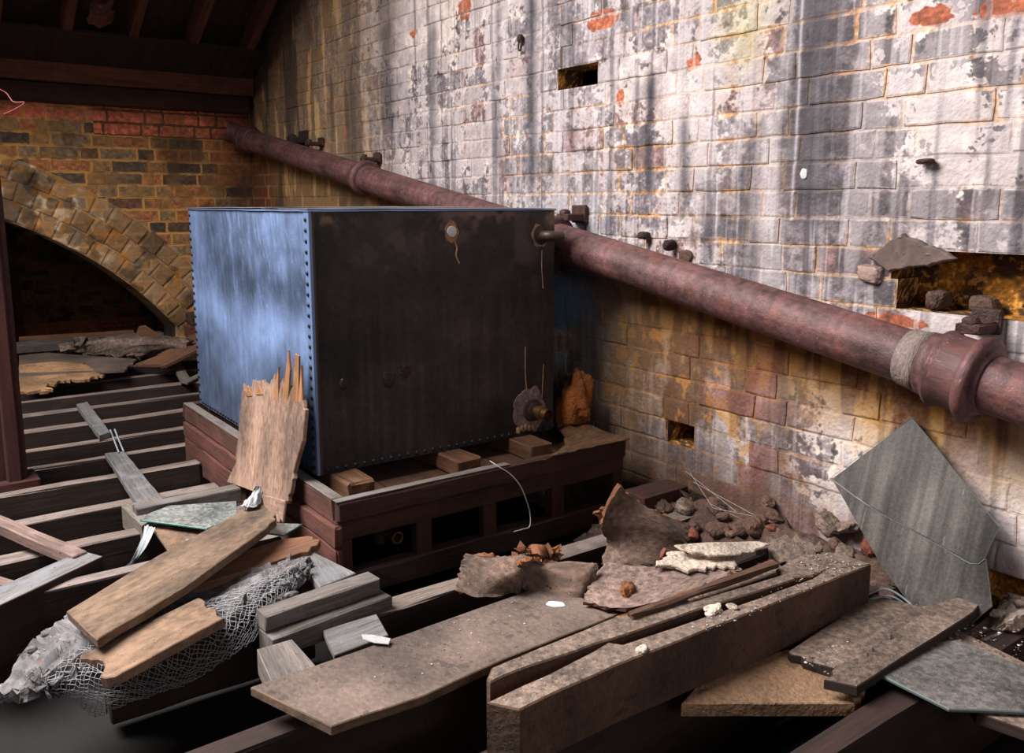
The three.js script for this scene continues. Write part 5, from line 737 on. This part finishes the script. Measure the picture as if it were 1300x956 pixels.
// ------------------------------------------------------------------ right foreground
slab('floor_board', 'wide dusty floorboard running under the leaning glass', 'board', [[1.533, 0.02, -1.018], [1.54, 0.02, -1.063], [1.942, 0.02, -1.098], [1.958, 0.02, -0.992], [2.027, 0.045, -0.944], [2.044, 0.045, -0.891], [2.004, 0.045, -0.881], [1.822, 0.03, -0.893], [1.567, 0.02, -0.893]], 0.03, M.dusty, { rough: { 4: 0.01, 5: 0.008, 7: 0.005, 0: 0.01 }, side: M.joist, grain: 1 });
slab('clay_board', 'crumbling sandy board below the slotted beam', 'board', [[1.222, 0, -1.084], [1.361, 0, -1.132], [1.577, 0, -1.089], [1.617, 0, -0.976], [1.577, 0, -0.913], [1.505, 0, -0.876]], 0.03, M.clay, { rough: { 2: 0.008, 3: 0.012, 4: 0.01 } });
slab('slate', 'grey slate piece in the near right corner', 'slate', [[1.59, 0.035, -0.882], [1.728, 0.035, -0.878], [1.802, 0.035, -0.883], [1.864, 0.035, -0.851], [1.863, 0.035, -0.712], [1.74, 0.035, -0.595], [1.582, 0.035, -0.727]], 0.008, M.dustySlate, { rough: { 2: 0.003, 3: 0.003 }, side: M.slateEdge ??= std({ color: 0x4f5a58, roughness: 0.6 }) });
slab('floor_board', 'dusty board with crumbs running out at the right edge', 'board', [[1.809, 0.022, -0.894], [1.937, 0.022, -0.89], [1.895, 0.022, -0.662], [1.662, 0.022, -0.57], [1.634, 0.022, -0.698]], 0.025, M.dusty, { side: M.blackWood });
slab('timber', 'trimmer timber with brown side below the wall hole at the right edge', 'timber', [[1.963, 0, -0.886], [2.145, 0, -0.898], [2.418, 0, -0.868], [2.272, 0, -0.81], [1.977, 0, -0.839]], 0.14, M.dustyBeam, { side: M.blackWood });
slab('plank', 'dusty plank with a thick broken end lying on the wide floorboard', 'plank', [[1.465, 0.045, -0.923], [1.731, 0.052, -0.935], [1.962, 0.066, -0.939], [2.011, 0.066, -0.923], [2.013, 0.066, -0.876], [1.965, 0.066, -0.867], [1.753, 0.054, -0.867], [1.493, 0.045, -0.867]], 0.022, M.dusty, { rough: { 2: 0.004, 3: 0.004, 4: 0.004, 5: 0.003, 0: 0.008 }, side: M.joist, grain: 1 });
{
  const g = thing('glass_sheet', 'large cracked dirty glass sheet leaning against the brick wall', 'glass', [1.951, 0.02, -0.922]);
  const paneTex = colorTexture(512, 512, (u, v) => { const st = fbm(u * 60, v * 2.5, 3, 60, 3), cl = fbm(u * 5, v * 4, 4, 5, 4), f = noise(u * 220, v * 220, 220); let t = 0.34 + 0.26 * (cl - 0.5) + 0.26 * (st - 0.5) + 0.10 * (f - 0.5); if (noise(u * 90, v * 6, 90, 6) > 0.92) t += 0.14; return [t * 1.05, t * 0.99, t * 0.94]; }, 0.8, 0.8);
  const pane = new THREE.MeshPhysicalMaterial({ map: paneTex, roughness: 0.30, transmission: 0.30, thickness: 0, ior: 1.5, side: THREE.DoubleSide }), edge = std({ color: 0x6a7472, roughness: 0.3 });
  slab('pane', null, null, [[2.128, 0.448, -1.135], [2.064, 0.248, -0.872], [2.04, 0.171, -0.886], [2.033, 0.151, -0.904], [2.044, 0.186, -1.085], [2.052, 0.21, -1.2], [2.064, 0.247, -1.314]], 0.006, pane, { parent: g, face: [-1, 0.4, 0], along: [0, 0, -1], bevel: 0.0006, side: edge });
  slab('pane', null, null, [[2.063, 0.244, -1.312], [2.051, 0.207, -1.2], [2.044, 0.183, -1.084], [2.032, 0.149, -0.903], [2.039, 0.169, -0.884], [2.008, 0.073, -0.847], [1.991, 0.02, -0.883], [1.98, -0.016, -0.934], [1.983, -0.007, -0.999], [2.008, 0.073, -1.12]], 0.006, pane, { parent: g, face: [-1, 0.4, 0], along: [0, 0, -1], bevel: 0.0006, side: edge });
}
{ const g = scene.getObjectByName('glass_sheet'), L = [[2.064, 0.248, -1.32], [2.052, 0.209, -1.2], [2.044, 0.185, -1.085], [2.037, 0.164, -0.979], [2.033, 0.15, -0.903], [2.039, 0.17, -0.884]], E = [[2.066, 0.253, -1.314], [2.129, 0.45, -1.135]]; for (const [P, r] of [[L, 0.0010], [E, 0.0006]]) part(g, 'crack', tubeGeo(P, r, 24, 5).translate(-0.002 - g.position.x, -g.position.y, -g.position.z), M.white); }
lump('insulation_tuft', 'fluffy off-white tuft beside the leaning glass', 'insulation', [2.093, 0.02, -0.847], [0.045, 0.022, 0.03], M.plaster, 61, { rough: 1.0, detail: 5 });
lump('insulation_tuft', 'small pale tuft at the right edge by the wall', 'insulation', [2.159, 0.03, -0.845], [0.03, 0.022, 0.02], M.plaster, 62, { rough: 1.0, detail: 4 });
[0, 1, 2].forEach((i) => tube('cable', `${['uppermost', 'middle', 'lowest'][i]} of three pale flexes curving behind the leaning glass`, 'cable', [[[1.914, 0.03, -1.103], [1.942, 0.05, -1.069], [1.965, 0.03, -1.028], [1.963, 0, -0.981]], [[1.906, 0.02, -1.097], [1.944, 0.035, -1.058], [1.972, 0.01, -1.021], [1.985, -0.02, -0.984]], [[1.924, 0, -1.103], [1.942, 0.02, -1.06], [1.96, 0, -1.024], [1.984, -0.03, -0.998]]][i], 0.003, M.cable, { group: 'flexes behind the leaning glass' }));
tube('loose_wire', 'thin pale wire bent down over the front of the stand', 'wire', [[1.458, 0.214, -2.1], [1.47, 0.201, -2.075], [1.507, 0.172, -2.06], [1.536, 0.134, -2.05], [1.561, 0.082, -2.05], [1.581, 0.025, -2.055], [1.574, -0.011, -2.05], [1.549, -0.013, -2.05], [1.512, -0.013, -2.05]], 0.0018, M.wire, { seg: 60 });

// ------------------------------------------------------------------ rubble at the foot of the wall
{
  const r = rng(515), kinds = new Map([[M.rubble, ['dark brown lump of mortar in the bank along the foot of the wall', 'brown mortar lumps along the foot of the wall']], [M.brickRubble, ['reddish lump of broken brick in the bank along the foot of the wall', 'reddish brick lumps along the foot of the wall']], [M.dusty, ['dusty pale lump of plaster in the bank along the foot of the wall', 'dusty plaster lumps along the foot of the wall']]]);
  const put = (x, y, z, s, m, i, rr = 0.35) => lump('rubble_lump', kinds.get(m)[0], 'rubble', [x, y, z], [s, s * (0.5 + r() * 0.3), s * (0.7 + r() * 0.5)], m, 100 + i, { rough: rr, detail: 2, rot: [r() * 0.6, r() * 6, r() * 0.6], group: kinds.get(m)[1] });
  let i = 0; const ms = [M.rubble, M.brickRubble, M.rubble, M.dusty, M.rubble];
  for (let k = 0; k < 30; k++) { const z = -1.14 - r() * 0.85, x = 2.11 - r() * 0.24; put(x, -0.05 + (x - 1.86) * 0.40, z, 0.014 + r() * 0.024, ms[k % 5], i++); }
  for (let k = 0; k < 8; k++) put(2.13, 0.05 + r() * 0.05, -1.14 - r() * 0.45, 0.02 + r() * 0.02, ms[(k * 2 + 1) % 5], i++);
  stuff(sheet('rubble_bank', 'dirty bank of mortar dust and broken brick at the wall foot', 'rubble', [[[1.80, -0.10, -2.05], [1.78, -0.10, -1.6], [1.86, -0.10, -1.1]], [[2.0, -0.03, -2.05], [1.98, -0.02, -1.6], [2.02, -0.01, -1.1]], [[2.12, -0.005, -2.08], [2.12, 0.045, -1.6], [2.12, 0.045, -1.06]]], 0.05, M.bank ??= tint(dustTex, 0.62, 0.50, 0.46, { bumpMap: crumbBump, bumpScale: 0.01 }), M.bank, { nu: 26, nv: 34, bumpy: 0.012, rag: 0.015, disp: (u, v) => 0.05 * (fbm(u * 5, v * 9, 4) - 0.5) }));
  timber('timber', 'short sawn timber built into the wall foot right of the stand', 'timber', [1.93, 0.052, -1.95], [2.14, 0.052, -1.95], 0.10, 0.09, M.darkWood);
  { const th = []; const web = [[[2.125, 0.106, -1.882], [2.05, 0.047, -1.716]], [[2.125, 0.106, -1.903], [2.07, 0.052, -1.639]], [[2.125, 0.077, -1.867], [2.1, 0.048, -1.587]], [[2.05, 0.057, -1.726], [2.11, 0.011, -1.593]], [[2.05, 0.047, -1.716], [2.12, 0.044, -1.544]]]; for (const [p, q] of web) th.push(cylBetween(p, q, 0.0007, 0.0007, 4, true)); const w = shade(new THREE.Mesh(mergeGeometries(th), M.wire)); w.name = 'cobweb'; scene.add(w); tag(w, 'dusty cobweb threads stretched from the wall to the rubble', 'cobweb'); }
}
// crumbs of plaster, brick and wood scattered on boards and beams
{
  const r = rng(99), proto = [0, 1, 2, 3].map((k) => lumpGeo(1, 0.4, 0.8, 200 + k, 0.5, 1)), shades = [[0.50, 0.46, 0.44], [0.20, 0.10, 0.07], [0.11, 0.085, 0.07], [0.28, 0.24, 0.22]], mat = std({ vertexColors: true });
  const area = (label, n, x0, x1, z0, z1, y, s0, s1, w) => {
    const geos = [];
    for (let i = 0; i < n; i++) { const s = mix(s0, s1, r() * r()), k = r() < w ? 0 : 1 + Math.floor(r() * 3), g = proto[Math.floor(r() * 4)].clone().rotateY(r() * 6).scale(s, s, s).translate(mix(x0, x1, r()), y + r() * 0.002, mix(z0, z1, r())), t = 0.6 + 0.6 * r(); g.setAttribute('color', new THREE.Float32BufferAttribute(Array.from({ length: g.attributes.position.count }, () => shades[k].map((c) => c * t)).flat(), 3)); geos.push(g); }
    const o = shade(new THREE.Mesh(mergeGeometries(geos), mat)); o.name = numbered('crumbs'); scene.add(o); tag(o, label, 'crumbs', null, 'stuff');
  };
  area('crumbs of plaster and brick on the wide floorboard', 420, 1.52, 1.98, -1.02, -0.87, 0.022, 0.001, 0.005, 0.3); area('crumbs on the board at the right edge', 170, 1.62, 2.05, -0.86, -0.70, 0.024, 0.001, 0.005, 0.3);
  area('crumbs along the top of the slotted beam', 120, 1.25, 1.86, -1.13, -1.085, 0.126, 0.0008, 0.003, 0.5); area('crumbs on the end of the slotted beam', 110, 1.72, 1.86, -1.2, -1.08, 0.127, 0.0008, 0.004, 0.5);
  area('specks of dirt on the broad board sheet', 90, 0.7, 1.2, -1.53, -1.37, 0.0705, 0.0008, 0.0025, 0.4); area('litter on the front edge of the tray', 90, 0.99, 1.9, -2.18, -2.125, 0.146, 0.0015, 0.006, 0.1);
}

renderer.render(scene, camera);
